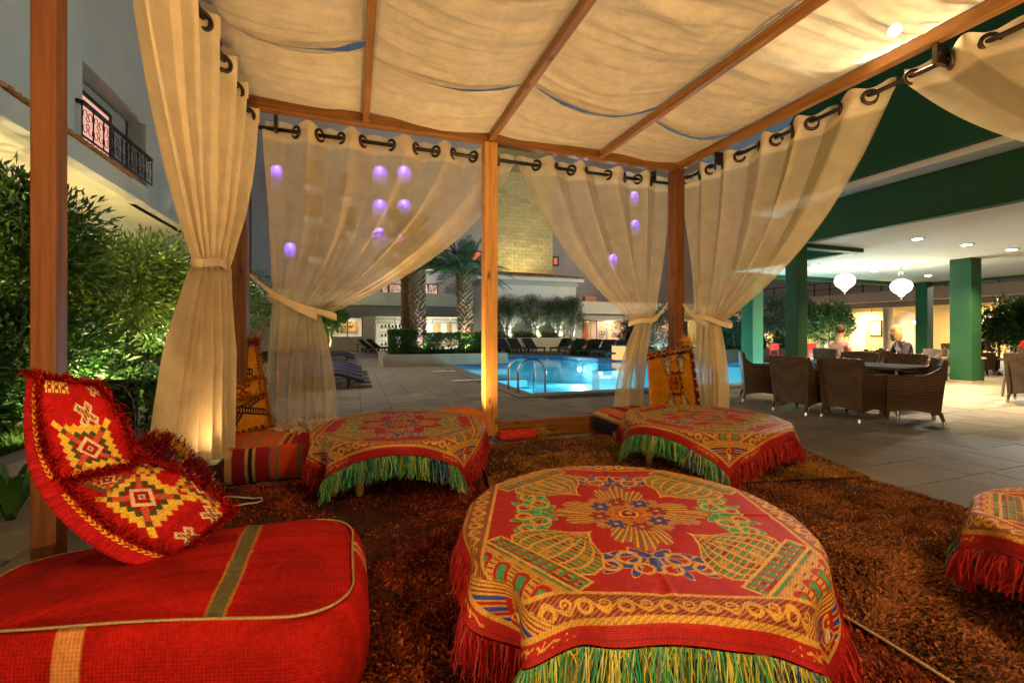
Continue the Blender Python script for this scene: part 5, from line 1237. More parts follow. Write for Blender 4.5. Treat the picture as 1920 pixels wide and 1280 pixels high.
def tree(name, label, base, trunk_h, cr, rad, clumps, leaves, ll, lw_, ca, cb, bark, tr, cat='tree', group=None, stems=1, tight=.30, up=.25, shell=.55, lean=(0, 0), yellow=0):
    base = Vector(base); t = thing(name, label, cat, tuple(base), group)
    m = MB(); cc = base + Vector((lean[0], lean[1], cr)); cents = []
    forks = []
    for s in range(stems):
        a = 2 * PI * s / stems + rnd.uniform(0, 1); sp = (.10 if stems > 1 else 0)
        f = base + Vector((sp * 2.2 * math.cos(a) + lean[0] * .4, sp * 2.2 * math.sin(a) + lean[1] * .4, trunk_h * rnd.uniform(.85, 1.1)))
        limb(m, base + Vector((sp * .4 * math.cos(a), sp * .4 * math.sin(a), -.03)), f, tr, tr * .72, .06, 6, 8); forks.append(f)
    for k in range(clumps):
        while True:
            v = Vector((rnd.uniform(-1, 1), rnd.uniform(-1, 1), rnd.uniform(-1, 1)))
            if shell < v.length < 1: break
        c = cc + Vector((v.x * rad[0], v.y * rad[1], v.z * rad[2])) * .86; cents.append(c)
        f = min(forks, key=lambda q: (q - c).length); limb(m, f, c, tr * .42, tr * .10, .12, 5, 5)
        for q in range(2): limb(m, f.lerp(c, .55), c + Vector((rnd.uniform(-1, 1) * rad[0], rnd.uniform(-1, 1) * rad[1], rnd.uniform(-.5, 1) * rad[2])) * .25, tr * .18, tr * .05, .1, 3, 4)
    m.build('trunk', bark, t, smooth=True)
    cn = np.array([tuple(c) for c in cents]); k = rng.integers(0, clumps, leaves); sz = rng.uniform(.6, 1.35, clumps)[k][:, None]
    g = rng.normal(size=(leaves, 3)); g /= np.linalg.norm(g, axis=1)[:, None]; rr_ = rng.random((leaves, 1)) ** .45
    P = cn[k] + g * rr_ * np.array(rad) * tight * sz * 1.7
    D = g * .7 + (P - np.array(tuple(cc))) / np.array(rad) * .5 + rng.normal(size=(leaves, 3)) * .5 + np.array([0, 0, up])
    V, F, c = leaf_mesh(P, D, ll * rng.uniform(.6, 1.25, leaves), lw_ * rng.uniform(.7, 1.2, leaves), greens(leaves, ca, cb, yellow))
    np_mesh('crown', V, F, M_LEAF, t, c); return t
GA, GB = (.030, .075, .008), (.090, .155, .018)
OA, OB = (.03, .06, .025), (.09, .13, .06)
SH = 'garden shrubs along the grey wing'
tree('garden_tree', 'leafy tree with long narrow leaves reaching above the ledge beside the brown post', (-5.3, 9.3, .03), 1.5, 2.6, (1.1, 1.2, 1.35), 30, 8000, .17, .05, GA, GB, M_BARK, .06, group=SH, up=.1)
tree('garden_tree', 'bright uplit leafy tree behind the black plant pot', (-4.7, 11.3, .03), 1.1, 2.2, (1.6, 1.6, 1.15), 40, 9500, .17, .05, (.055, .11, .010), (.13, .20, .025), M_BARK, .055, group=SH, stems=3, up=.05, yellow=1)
tree('garden_tree', 'rounded tree with brightly lit forked trunk beside the heavy curtain', (-4.0, 12.6, .03), .95, 1.95, (1.25, 1.2, 1.0), 34, 11000, .12, .045, GA, GB, M_OBARK, .07, group=SH, stems=3)
tree('garden_tree', 'dark tree seen between the corner post and the sheer curtain', (-4.4, 17.5, .03), 1.2, 2.4, (1.5, 1.5, 1.4), 30, 8000, .15, .06, GA, GB, M_BARK, .08, group=SH)
tree('garden_shrub', 'dark dense shrub under the bright uplit tree', (-4.55, 9.3, .03), .3, .70, (.9, 1.2, .65), 28, 6000, .13, .05, GA, GB, M_BARK, .03, 'shrub', SH, 3)
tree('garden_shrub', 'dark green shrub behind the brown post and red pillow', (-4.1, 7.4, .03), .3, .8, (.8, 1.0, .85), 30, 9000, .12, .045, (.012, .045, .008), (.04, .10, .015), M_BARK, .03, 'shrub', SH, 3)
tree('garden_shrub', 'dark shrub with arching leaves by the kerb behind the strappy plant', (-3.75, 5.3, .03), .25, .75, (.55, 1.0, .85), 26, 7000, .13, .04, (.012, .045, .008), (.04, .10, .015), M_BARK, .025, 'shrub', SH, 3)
tree('garden_shrub', 'low leafy shrub at the foot of the lit forked trunk', (-5.6, 13.5, .03), .4, 1.1, (1.4, 1.6, 1.0), 26, 8000, .13, .05, GA, GB, M_BARK, .03, 'shrub', SH, 3)
# needle-leaved bush
b = Vector((-3.75, 9.6, .03)); t = thing('rosemary_bush', 'spiky needle-leaved bush on the lawn beside the black pot', 'bush', tuple(b), SH)
n = 9000; g = rng.normal(size=(n, 3)); g /= np.linalg.norm(g, axis=1)[:, None]; g[:, 2] = np.abs(g[:, 2]); P = np.array(tuple(b)) + g * rng.random((n, 1)) ** .5 * np.array([.55, .6, .62]) + np.array([0, 0, .08])
V, F, c = leaf_mesh(P, g + np.array([0, 0, .5]) + rng.normal(size=(n, 3)) * .25, np.full(n, .14), np.full(n, .012), greens(n, (.025, .07, .02), (.06, .12, .04))); np_mesh('needles', V, F, M_LEAF, t, c)
m = MB(); [limb(m, b, b + Vector((rnd.uniform(-.4, .4), rnd.uniform(-.4, .4), rnd.uniform(.2, .5))), .02, .006, .1, 4, 5) for k in range(12)]; m.build('stem', M_BARK, t)
# big black pot with a trailing vine
pp = T(205, 716, 4.0); t = thing('plant_pot', 'large round black glazed plant pot with a green vine', 'plant pot', (pp.x, pp.y, 0))
hz = pp.z
MB().lathe([(.02, 0), (.14, 0), (.17, .03), (.20, hz * .5), (.215, hz - .07), (.235, hz - .05), (.235, hz), (.205, hz), (.19, hz - .08), (0, hz - .09)], 36, (pp.x, pp.y, .002), caps=False).build('pot', M_POT, t, smooth=True)
m = MB(); n_ = 0; vp = []
for k in range(7):
    a = rnd.uniform(-1.4, .2); pts = []
    for q in range(8):
        f = q / 7; pts.append(Vector((pp.x + (.20 + .13 * math.sin(2.6 * f)) * math.cos(a + .5 * f), pp.y + (.20 + .13 * math.sin(2.6 * f)) * math.sin(a + .5 * f), hz - .02 - .6 * f * f * rnd.uniform(.8, 1.1) + .05 * math.sin(PI * f))))
    m.tube(pts, .004, 5); vp += pts[1:]
m.build('vine_stem', M_BARK, t)
n = 260; k = rng.integers(0, len(vp), n); P = np.array([tuple(v) for v in vp])[k] + rng.normal(size=(n, 3)) * .03
V, F, c = leaf_mesh(P, rng.normal(size=(n, 3)) + np.array([.3, -.6, .1]), np.full(n, .075), np.full(n, .042), greens(n, (.03, .10, .012), (.08, .18, .025))); np_mesh('vine_leaves', V, F, M_LEAF, t, c)
# sword-leaved plant by the post
b = T(20, 900, 2.6); t = thing('sword_plant', 'strappy long-leaved plant sprouting by the brown post', 'plant', (b.x, b.y, 0))
m = []
for k in range(22):
    a = rnd.uniform(0, 2*PI); L = rnd.uniform(.4, .75); pr = []
    for q in range(7):
        f = q / 6; r_ = L * f * .75; w_ = .022 * (1 - f) ** .6 + .001; z = L * (f - .55 * f * f) * 1.4
        c0 = Vector((b.x + r_ * math.cos(a), b.y + r_ * math.sin(a), .02 + z + .12)); s_ = Vector((-math.sin(a), math.cos(a), 0)) * w_; pr += [c0 - s_, c0 + s_]
    o = MB().add(pr, [(2*i, 2*i+1, 2*i+3, 2*i+2) for i in range(6)]); o.build('leaf', plain('strap_leaf', (.05, .14, .025), .45, .2) if k == 0 else bpy.data.materials['strap_leaf'], t, smooth=True)
def uplight(x, y, z, to, power, col, spot=70, label=None):
    t = thing('garden_uplight', label or 'small black ground uplight among the plants', 'uplight', (x, y, z), 'ground uplights among the plants')
    d = (Vector(to) - Vector((x, y, z))).normalized(); p = Vector((x, y, z + .07))
    MB().tube([p - d * .06, p + d * .05], .045, 12).build('housing', M_BLACK, t); MB().tube([p + d * .051, p + d * .055], .036, 12).build('lens', glow('uplight_lens', col, 20) if 'uplight_lens' not in bpy.data.materials else bpy.data.materials['uplight_lens'], t)
    MB().tube([(x, y, z - .02), tuple(p)], .012, 6).build('spike', M_BLACK, t)
    light('uplight_beam', 'SPOT', p + d * .075, power * 3.2, col, t, to=to, size=.04, spot=spot, blend=.7)
UW = (1, .86, .42)
uplight(-3.2, 9.7, .04, (-4.6, 11.0, 2.0), 300, UW, 130); uplight(-3.2, 7.2, .04, (-4.6, 9.8, 1.8), 220, UW, 130); uplight(-5.6, 10.4, .04, (-5.3, 11.4, 2.6), 260, UW, 140); uplight(-2.95, 6.1, .13, (-3.9, 7.6, .6), 22, UW, 140); uplight(-4.9, 7.9, .04, (-5.4, 9.3, 2.4), 300, UW, 130); uplight(-3.3, 8.6, .04, (-4.2, 9.3, .9), 30, UW, 120); uplight(-3.85, 12.2, .04, (-4.05, 12.7, 1.5), 130, (1, .95, .75), 110)  # the weak kerbside one is added to brighten the pot and grass
uplight(-6.2, 12.5, .04, (-7.2, 13.5, 5.4), 260, UW, 100); uplight(-6.0, 16.8, .04, (-7.0, 18, 5.4), 200, UW, 110); uplight(-5.2, 6.4, .04, (-6.5, 7.5, 5), 160, UW, 110); uplight(-3.6, 16.6, .04, (-4.4, 17.6, 2), 60, UW, 100)

# planter by the pool, hedge and date palms
pl = thing('planter', 'long low rendered planter reaching from the paving into the pool', 'planter', (.95, 16.4, 0))
for a, b_, c_, d_ in ((.95, 5.68, 16.4, 16.65), (.95, 1.2, 16.651, 19.7), (1.201, 5.68, 19.45, 19.7), (5.43, 5.68, 16.651, 19.449)): MB().box(a, b_, c_, d_, -.6 if a > 4 else -.05, .42).build('wall', M_STONE, pl, bevel=.012)
MB().box(1.2, 5.43, 16.65, 19.45, -.3, .36).build('soil', M_SOIL, pl)
def hedge(label, x0, x1, y0, y1, z0, z1, n):
    t = thing('hedge', label, 'hedge', ((x0 + x1) / 2, (y0 + y1) / 2, z0), 'clipped hedges in the pool planter')
    q = rng.uniform(-1, 1, (n, 3)); k = rng.integers(0, 3, n); sgn = np.sign(q[np.arange(n), k]); dep = 1 - rng.random(n) ** 2 * .55; q[np.arange(n), k] = sgn * dep
    q = q * (1 + .10 * fbm(q[:, 0] * 4, q[:, 1] * 4 + q[:, 2] * 3, 4)[:, None])
    P = np.stack([(x0 + x1) / 2 + q[:, 0] * (x1 - x0) / 2, (y0 + y1) / 2 + q[:, 1] * (y1 - y0) / 2, (z0 + z1) / 2 + q[:, 2] * (z1 - z0) / 2], -1)
    V, F, c = leaf_mesh(P, q + rng.normal(size=(n, 3)) * .7, .10 * rng.uniform(.6, 1.3, n), .035 * rng.uniform(.7, 1.2, n), greens(n, (.02, .06, .008), (.07, .13, .02))); np_mesh('foliage', V, F, M_LEAF, t, c)
    m = MB()
    for k in range(int((x1 - x0) * 5)): x = rnd.uniform(x0, x1); y = rnd.uniform(y0, y1); limb(m, (x, y, z0), (x + rnd.uniform(-.3, .3), y, z1 - .15), .018, .006, .08, 4, 5)
    m.build('stem', M_BARK, t)
hedge('rounded clipped hedge at the planter end beside the double palm', 1.3, 2.25, 17.0, 18.6, .34, 1.30, 9000)
hedge('long clipped hedge along the planter behind the pale pine post', 2.55, 5.35, 17.1, 18.5, .34, 1.16, 14000)
M_BOOT = plain('palm_boot', (.17, .105, .055), .9, .4, 10, .6, 40, .01)
def palm(label, base, h, r, tilt, fronds, seed):
    base = Vector(base); t = thing('date_palm', label, 'palm tree', tuple(base), 'date palms in the planter'); rr = random.Random(seed)
    top = base + Vector((tilt[0], tilt[1], h)); m = MB(); pts = [base.lerp(top, k / 8) for k in range(9)]
    m.tube(pts, [r * (.9 + .1 * math.cos(k)) for k in range(9)], 14); tk = m.build('trunk', M_BARK, t, smooth=True)
    bt = MB(); rows = int(h / .10)
    for q in range(rows):
        f = q / rows; c = base.lerp(top, f)
        for k in range(9):
            a = 2*PI*k/9 + q * .37 + rr.uniform(-.1, .1); d = Vector((math.cos(a), math.sin(a), 0)); s = Vector((-math.sin(a), math.cos(a), 0)); w_ = r * .32 * rr.uniform(.8, 1.1); o_ = r * rr.uniform(.30, .62)
            p = c + d * r * .94
            bt.add([p - s * w_, p + s * w_, p + s * w_ * .55 + d * o_ + Vector((0, 0, .17)), p - s * w_ * .55 + d * o_ + Vector((0, 0, .17)), p - s * w_ * .7 + Vector((0, 0, .14)), p + s * w_ * .7 + Vector((0, 0, .14))], [(0, 1, 2, 3), (3, 2, 5, 4), (0, 3, 4), (1, 5, 2)])
    o = bt.build('leaf_boots', M_BOOT, t); tag(o, kind='stuff')
    rach = MB(); LP, LD, LL = [], [], []
    for k in range(fronds):
        a = 2*PI*k/fronds + rr.uniform(-.2, .2); el = rr.uniform(.15, 1.45); L = rr.uniform(1.7, 2.5); d = Vector((math.cos(a), math.sin(a), 0)); ps = []
        for q in range(11):
            f = q / 10; ps.append(top + d * (L * f * math.cos(el) + .05) + Vector((0, 0, L * f * math.sin(el) - 1.05 * f * f * math.cos(el * .8))))
        rach.tube(ps, [.024 * (1 - .8 * q / 10) + .003 for q in range(11)], 5)
        for q in range(76):
            f = .14 + .86 * q / 76; i = min(int(f * 10), 9); p = ps[i].lerp(ps[i+1], f * 10 - i); tn = (ps[i+1] - ps[i]).normalized(); sd = tn.cross(Vector((0, 0, 1))).normalized() * (1 if q % 2 else -1)
            LP.append(p); LD.append(tn * .75 + sd * .8 + Vector((0, 0, rr.uniform(-.15, .35)))); LL.append(.42 * math.sin(PI * min(f * .8 + .2, 1)) + .08)
    rach.build('frond_stalks', plain('palm_stalk', (.12, .13, .04), .6), t)
    n = len(LP); V, F, c = leaf_mesh(np.array([tuple(v) for v in LP]), np.array([tuple(v) for v in LD]), np.array(LL), np.full(n, .022), greens(n, (.03, .08, .03), (.07, .13, .05))); np_mesh('crown', V, F, M_LEAF, t, c)
def base_at(px, y): return (onY(px, 640, y).x, y, .34)
palm('leaning front palm of the pair rising from the hedge gap', base_at(786, 17.8), 3.3, .26, (-.10, 0, 0), 30, 1)
palm('slimmer palm of the pair, behind the leaning one', base_at(764, 18.9), 4.6, .22, (.02, .1), 26, 2)
palm('tall single palm beside the pale pine post', base_at(874, 18.6), 3.35, .27, (-.1, 0), 40, 3)
uplight(onY(872, 640, 17.6).x, 17.3, .36, base_at(870, 18.8)[:2] + (3.2,), 120, (1, .95, .8), 75); uplight(2.4, 16.9, .36, (2.6, 18.2, 3), 40, (.7, .6, 1), 90)
# topiary ball tree beside the back wing
b = onY(618, 640, 27.5); tree('topiary_tree', 'round clipped topiary tree in front of the framed picture window', (b.x, 27.5, 0), 1.3, 2.05, (1.0, 1.0, .85), 30, 7000, .14, .06, (.03, .09, .01), (.09, .18, .03), M_BARK, .06, shell=.3)
uplight(b.x + .3, 26.9, 0, (b.x, 27.5, 2), 60, UW, 100)
# olive trees on the planter wall
OG = 'olive trees on the cream planter wall'
for px, lab, rx, hh in ((952, 'olive tree with forked white-lit trunk above the white notice board', 1.0, 1.75), (1004, 'tallest olive tree in the middle of the planter wall', 1.25, 1.95), (1046, 'olive tree with several thin lit stems near the wall end', .95, 1.7), (1072, 'dark olive tree leaning past the end of the planter wall', 1.0, 1.7)):
    x = onY(px, 630, 27.3).x
    tree('olive_tree', lab, (x, 27.3, .74), .75, hh, (rx, .8, 1.05), 34, 9000, .12, .026, OA, OB, M_OBARK, .075, group=OG, stems=3, up=.2, tight=.32)
    uplight(x + .15, 26.9, .74, (x, 27.35, 2.2), 95 if px != 1072 else 20, (1, .97, .85), 105)
n = 5000; P = np.stack([rng.uniform(LX0 + .2, LX1 - .4, n), rng.uniform(26.75, 27.9, n), .74 + rng.random(n) ** 2 * .5], -1)
V, F, c = leaf_mesh(P, rng.normal(size=(n, 3)) + np.array([0, 0, .6]), np.full(n, .16), np.full(n, .04), greens(n, (.03, .06, .01), (.10, .12, .03))); tag(np_mesh('ground_cover', V, F, M_LEAF, None, c), 'low ground cover under the olive trees', 'plants', kind='stuff')
# silvery shrubs on the terrace
for k, px in enumerate((742, 806, 832, 846, 857, 866, 886)):
    p = onY(px, 548, 31.2); t = thing('silver_shrub', 'small silvery lit shrub in the terrace planter above the shopfront', 'shrub', (p.x, 31.2, 3.4), 'silvery shrubs on the terrace')
    m = MB(); n = 300; P = []
    for q in range(14):
        e = Vector((p.x + rnd.uniform(-.5, .5), 31.2 + rnd.uniform(-.2, .2), 3.4 + rnd.uniform(.8, 1.35))); limb(m, (p.x, 31.2, 3.25), e, .014, .005, .15, 4, 4); P += [e.lerp(Vector((p.x, 31.2, 3.5)), rnd.random() * .5) for _ in range(20)]
    m.build('branches', plain('silver_bark', (.6, .6, .58), .7) if k == 0 else bpy.data.materials['silver_bark'], t)
    P = np.array([tuple(v) for v in P]); V, F, c = leaf_mesh(P + rng.normal(size=P.shape) * .06, rng.normal(size=P.shape) + np.array([0, 0, .5]), np.full(len(P), .11), np.full(len(P), .03), greens(len(P), (.10, .16, .08), (.25, .30, .2))); np_mesh('leaves', V, F, M_LEAF, t, c)
light('terrace_light', 'AREA', (4, 30.8, 3.6), 55, (1, .93, .82), bw, rot=(PI * .75, 0, 0), size=1.2)
# shrubs beyond the pool, near the glass front and the terrace
for k, (px, t_, hh, rad, lab, ca, cb) in enumerate((
    (1190, 25, 1.0, (1.0, .9, .9), 'dark tree behind the tied sheer curtain beyond the loungers', (.012, .035, .02), (.035, .07, .035)),
    (1235, 24, 1.25, (1.2, 1, 1.3), 'bluish shrub tree between the curtain and the dark corner post', (.02, .06, .05), (.06, .12, .09)),
    (1368, 19, .9, (.7, .7, 1.0), 'oleander bush beside the far green column', (.02, .06, .03), (.07, .13, .06)),
    (1447, 20, 1.0, (1.0, .9, 1.1), 'oleander bush with long leaves between the green columns', (.03, .07, .02), (.10, .16, .05)),
    (1475, 18, 1.9, (1.1, 1.0, .75), 'feathery olive tree behind the front green column', (.03, .06, .03), (.08, .12, .06)),
    (1550, 16, 1.55, (.8, .8, .6), 'ivy covered tree behind the man in the checked shirt', (.03, .07, .015), (.08, .14, .03)),
    (1872, 15, 1.5, (.65, .65, .75), 'glossy potted ficus behind the people in coats', (.015, .055, .012), (.05, .11, .025)),
    (1925, 14, 1.5, (.5, .5, .8), 'slim potted ficus beyond the steel-edged table', (.015, .055, .012), (.05, .11, .025)))):
    q = T(px, 640, t_); tree('courtyard_tree', lab, (q.x, q.y, 0), hh * .6, hh, rad, 26, 5500, .15, .045, ca, cb, M_BARK, .05 if k != 5 else .16, up=.15, stems=1 if k > 3 else 3)
    if k in (1, 2, 3, 5): uplight(q.x - .5, q.y - .7, 0, (q.x, q.y, 1.4), 60, (.9, .95, 1) if k < 3 else UW, 100)
h2 = T(1145, 655, 22.5); hedge('low clipped hedge behind the black loungers by the glass front', h2.x - 1.2, h2.x + 2.6, h2.y + 1.5, h2.y + 2.4, 0, .75, 7000)
# ------------------------------------------------------------------ loungers
M_PURW = plain('dark_blue_wicker', (.05, .045, .085), .55, .2, 30, .5, 160, .004)
M_BLKW = plain('black_wicker', (.032, .028, .026), .6, .3, 30, .5, 160, .004)
def lounger(curvy):
    t = thing('sun_lounger', 'x', 'sun lounger', (0, 0, 0), 'curved loungers beside the lawn' if curvy else 'black loungers round the pool')
    if curvy:
        prof = [(-.95, .66), (-.75, .50), (-.5, .32), (-.25, .25), (0, .30), (.25, .36), (.5, .33), (.75, .24), (.95, .17)]
        n = 30; xs = np.linspace(-.95, .95, n); zs = np.interp(xs, [p[0] for p in prof], [p[1] for p in prof]); zs = np.convolve(np.pad(zs, 2, mode='edge'), np.ones(5) / 5, 'valid')
        for k in range(n - 1):
            MB().hexa([(xs[k], -.33, zs[k] - .035), (xs[k+1] - .008, -.33, zs[k+1] - .035), (xs[k+1] - .008, .33, zs[k+1] - .035), (xs[k], .33, zs[k] - .035)], [(xs[k], -.33, zs[k]), (xs[k+1] - .008, -.33, zs[k+1]), (xs[k+1] - .008, .33, zs[k+1]), (xs[k], .33, zs[k])]).build('slat', M_PURW, t)
        for sy in (-.34, .34): MB().tube([(xs[k], sy, zs[k] - .05) for k in range(n)], .022, 6).build('side_rail', M_DARK, t, smooth=True)
        for x in (-.45, .62):
            for sy in (-.3, .3): MB().box(x - .025, x + .025, sy - .025, sy + .025, 0, float(np.interp(x, xs, zs)) - .04).build('leg', M_DARK, t)
    else:
        MB().box(-.25, .98, -.34, .34, .24, .33).build('seat', M_BLKW, t, bevel=.02)
        MB().hexa([(-.27, -.34, .24), (-.20, -.34, .33), (-.20, .34, .33), (-.27, .34, .24)], [(-.93, -.34, .80), (-.86, -.34, .86), (-.86, .34, .86), (-.93, .34, .80)]).build('backrest', M_BLKW, t, bevel=.015)
        for x in (-.6, -.15, .85):
            for sy in (-.29, .29): MB().box(x - .03, x + .03, sy - .03, sy + .03, 0, .24).build('leg', M_BLKW, t)
        MB().box(-.66, -.26, -.33, .33, .19, .235).build('frame', M_BLKW, t); MB().bar((-.6, 0, .22), (-.72, 0, .62), .04, .03).build('prop', M_DARK, t)
    return t
L0 = lounger(True)
cl = [(y, -.75 if y < 18 else -.95) for y in (10.75, 11.7, 12.65, 13.6, 14.6, 19.6, 20.9, 22.3)]
for k, (y, x) in enumerate(cl):
    o = L0 if k == 0 else dup(L0); o.location = (x, y, 0); o.rotation_euler = (0, 0, rnd.uniform(-.04, .04)); o['label'] = 'curved slatted dark blue lounger in the row seen past the sheer curtain hem' if k < 5 else 'curved slatted dark blue lounger nearest the topiary tree and back wing'
L1 = lounger(False); first = True
def put_l(x, y, a, label):
    global first
    o = L1 if first else dup(L1); first = False; o.location = (x, y, 0); o.rotation_euler = (0, 0, a); o['label'] = label
for px, pyy in ((1040, 661), (1066, 664), (1094, 667), (1120, 670), (1148, 674)):
    g = G(px, pyy); a = math.atan2(-.62, -.78); put_l(g.x + .7, g.y + .55, a, 'black wicker lounger in the slanting row along the curved pool edge')
for px in (930, 948, 972, 1000): x = onY(px, 650, 25.2).x; put_l(x, 25.2, -PI / 2 + .12, 'black wicker lounger with its back to the cream planter wall')
for px, y in ((700, 28.5), (718, 27.2)): put_l(onY(px, 650, y).x, y, PI * .1, 'black lounger in front of the lit shopfront')
for px, y in ((1372, 16.5), (1352, 18.2)): put_l(onY(px, 660, y).x, y, math.atan2(-.6, -.8), 'black lounger at the poolside by the far green column')
p = onY(679, 650, 28); t = thing('side_table', 'small dark side table by the back wing wall', 'table', (p.x, 28, 0))
MB().box(p.x - .3, p.x + .3, 27.7, 28.3, .48, .52).build('top', M_BLKW, t)
for a, b in ((-.26, 27.74), (.26, 27.74), (-.26, 28.26), (.26, 28.26)): MB().box(p.x + a - .02, p.x + a + .02, b - .02, b + .02, 0, .48).build('leg', M_BLKW, t)
p = G(1160, 674); t = thing('candle_lamp', 'small glowing amber candle box beside the loungers', 'lamp', (p.x, p.y, 0))
MB().box(p.x - .22, p.x + .22, p.y - .22, p.y + .22, 0, .62).build('glass', glow('amber_glass', (1, .55, .2), .7), t); MB().box(p.x - .24, p.x + .24, p.y - .24, p.y + .24, .62, .66).build('cap', M_DARK, t)

# ------------------------------------------------------------------ green terrace
gt = thing('terrace_canopy', 'green-framed terrace canopy with white ceiling over the dining tables', 'canopy', (14, 5, 0))
CZ = 3.05
poly = [(8.5, -5), (26, -5), (26, 3.5), (19.8, 10.25), (10.4, 10.25), (10.4, 6.4), (8.5, 6.4)]
poly = [(8.5, -5), (19.8, -5), (19.8, 10.25), (10.4, 10.25), (10.4, 6.4), (8.5, 6.4)]
MB().prism(poly, CZ, CZ + .2).build('ceiling', M_OFFW, gt)
def gbeam(x0, x1, y0, y1, z0, z1, n='beam'): MB().box(x0, x1, y0, y1, z0, z1).build(n, M_GREEN, gt, bevel=.01)
gbeam(8.32, 8.499, -5, 6.6, 3.0, 3.69); gbeam(8.5, 10.38, 6.402, 6.6, 2.96, 3.5); gbeam(10.2, 10.398, 6.601, 10.25, 2.98, 3.5); gbeam(10.2, 20.0, 10.252, 10.45, 2.93, 3.4); gbeam(19.802, 20.0, -5, 10.25, 2.95, 3.4)
MB().box(7.95, 8.6, -5, 7.0, 3.70, 3.80).build('ledge', M_OFFW, gt)
MB().hexa([(7.85, -5, 3.802), (9.4, -5, 3.802), (9.4, 7.2, 3.802), (7.85, 7.2, 3.802)], [(8.5, -5, 5.9), (9.4, -5, 5.9), (9.4, 6.4, 5.9), (8.5, 6.4, 5.9)]).build('roof_skirt', M_GREEN, gt)
def column(x, y, w_, top=CZ):
    MB().box(x, x + w_, y, y + w_, 0.06, top - .001).build('column', M_GREEN, gt, bevel=.012); MB().box(x - .02, x + w_ + .02, y - .02, y + w_ + .02, .0, .06).build('column_base', M_STONE, gt)
column(14.03, 6.27, .42); column(8.42, 6.42, .28, 3.0); column(19.35, 9.85, .36); column(11.25, 10.0, .42, 2.93)
for a, b, c_, d_ in ((13.1, 13.5, 6.72, 7.15), (13.501, 14.4, 6.90, 7.14), (14.46, 15.1, 6.5, 6.72)):
    MB().box(a, b, c_, d_, 0, .56).build('low_wall', M_GREEN, gt); MB().box(a - .02 + (.03 if a > 13.2 else 0), b + .02, c_ - .03, d_ + .03, .562, .60).build('wall_cap', M_OFFW, gt)
M_SPOT = glow('downlight_glass', (1, .9, .72), 40)
dl = [(1720, 447), (1813, 458), (1898, 467), (1528, 497), (1640, 507), (1740, 516), (1990, 440)]
for px, pyy in dl:
    p = T(px, pyy, (CZ - CAMH) * FPX / (HZ - pyy)); o = MB().lathe([(.11, -.012), (.115, 0), (.0, .0)], 16, (p.x, p.y, CZ - .004), caps=False).build('downlight', M_STEEL, gt); MB().lathe([(0, -.02), (.07, -.02), (.075, -.013), (0, -.0125)], 14, (p.x, p.y, CZ), caps=False).build('lens', M_SPOT, o)
    light('downlight_beam', 'SPOT', (p.x, p.y, CZ - .05), 460, (1, .77, .43), gt, rot=(0, 0, 0), size=.05, spot=125, blend=.8)
M_GLOBE = glow('opal_globe', (1, .88, .66), 2.6)
for px, pyy, t_, lab in ((1584, 527, 12.0, 'glowing white pierced globe lantern over the man in the checked shirt'), (1690, 537, 12.0, 'glowing white pierced globe lantern beside the slim green column')):
    p = T(px, pyy, t_); t = thing('globe_lantern', lab, 'lantern', tuple(p))
    MB().lathe([(r_ * .76, z_ * .80) for r_, z_ in [(.0, -.37), (.04, -.355), (.085, -.31), (.10, -.275), (.135, -.262), (.14, -.235), (.20, -.205), (.275, -.13), (.315, -.02), (.31, .07), (.26, .16), (.17, .215), (.10, .235), (.10, .25), (.0, .25)]], 28, tuple(p), caps=False).build('globe', M_GLOBE, t, smooth=True)
    MB().lathe([(.111, -.21), (.118, -.20), (.111, -.19)], 24, tuple(p), caps=False).build('rim', M_STEEL, t); MB().lathe([(0, -.35), (.02, -.33), (.02, -.31), (0, -.29)], 10, tuple(p), caps=False).build('finial', M_IRON, t)
    for k in range(3): a = k * 2.1; MB().tube([(p.x + .09 * math.cos(a), p.y + .09 * math.sin(a), p.z + .20), (p.x, p.y, CZ - .01)], .006, 5).build('hanger', M_STEEL, t)
    light('globe_light', 'POINT', (p.x, p.y, p.z + .36), 3, (1, .85, .58), t, size=.05); light('globe_light', 'POINT', (p.x, p.y, p.z - .5), 55, (1, .85, .58), t, size=.1)

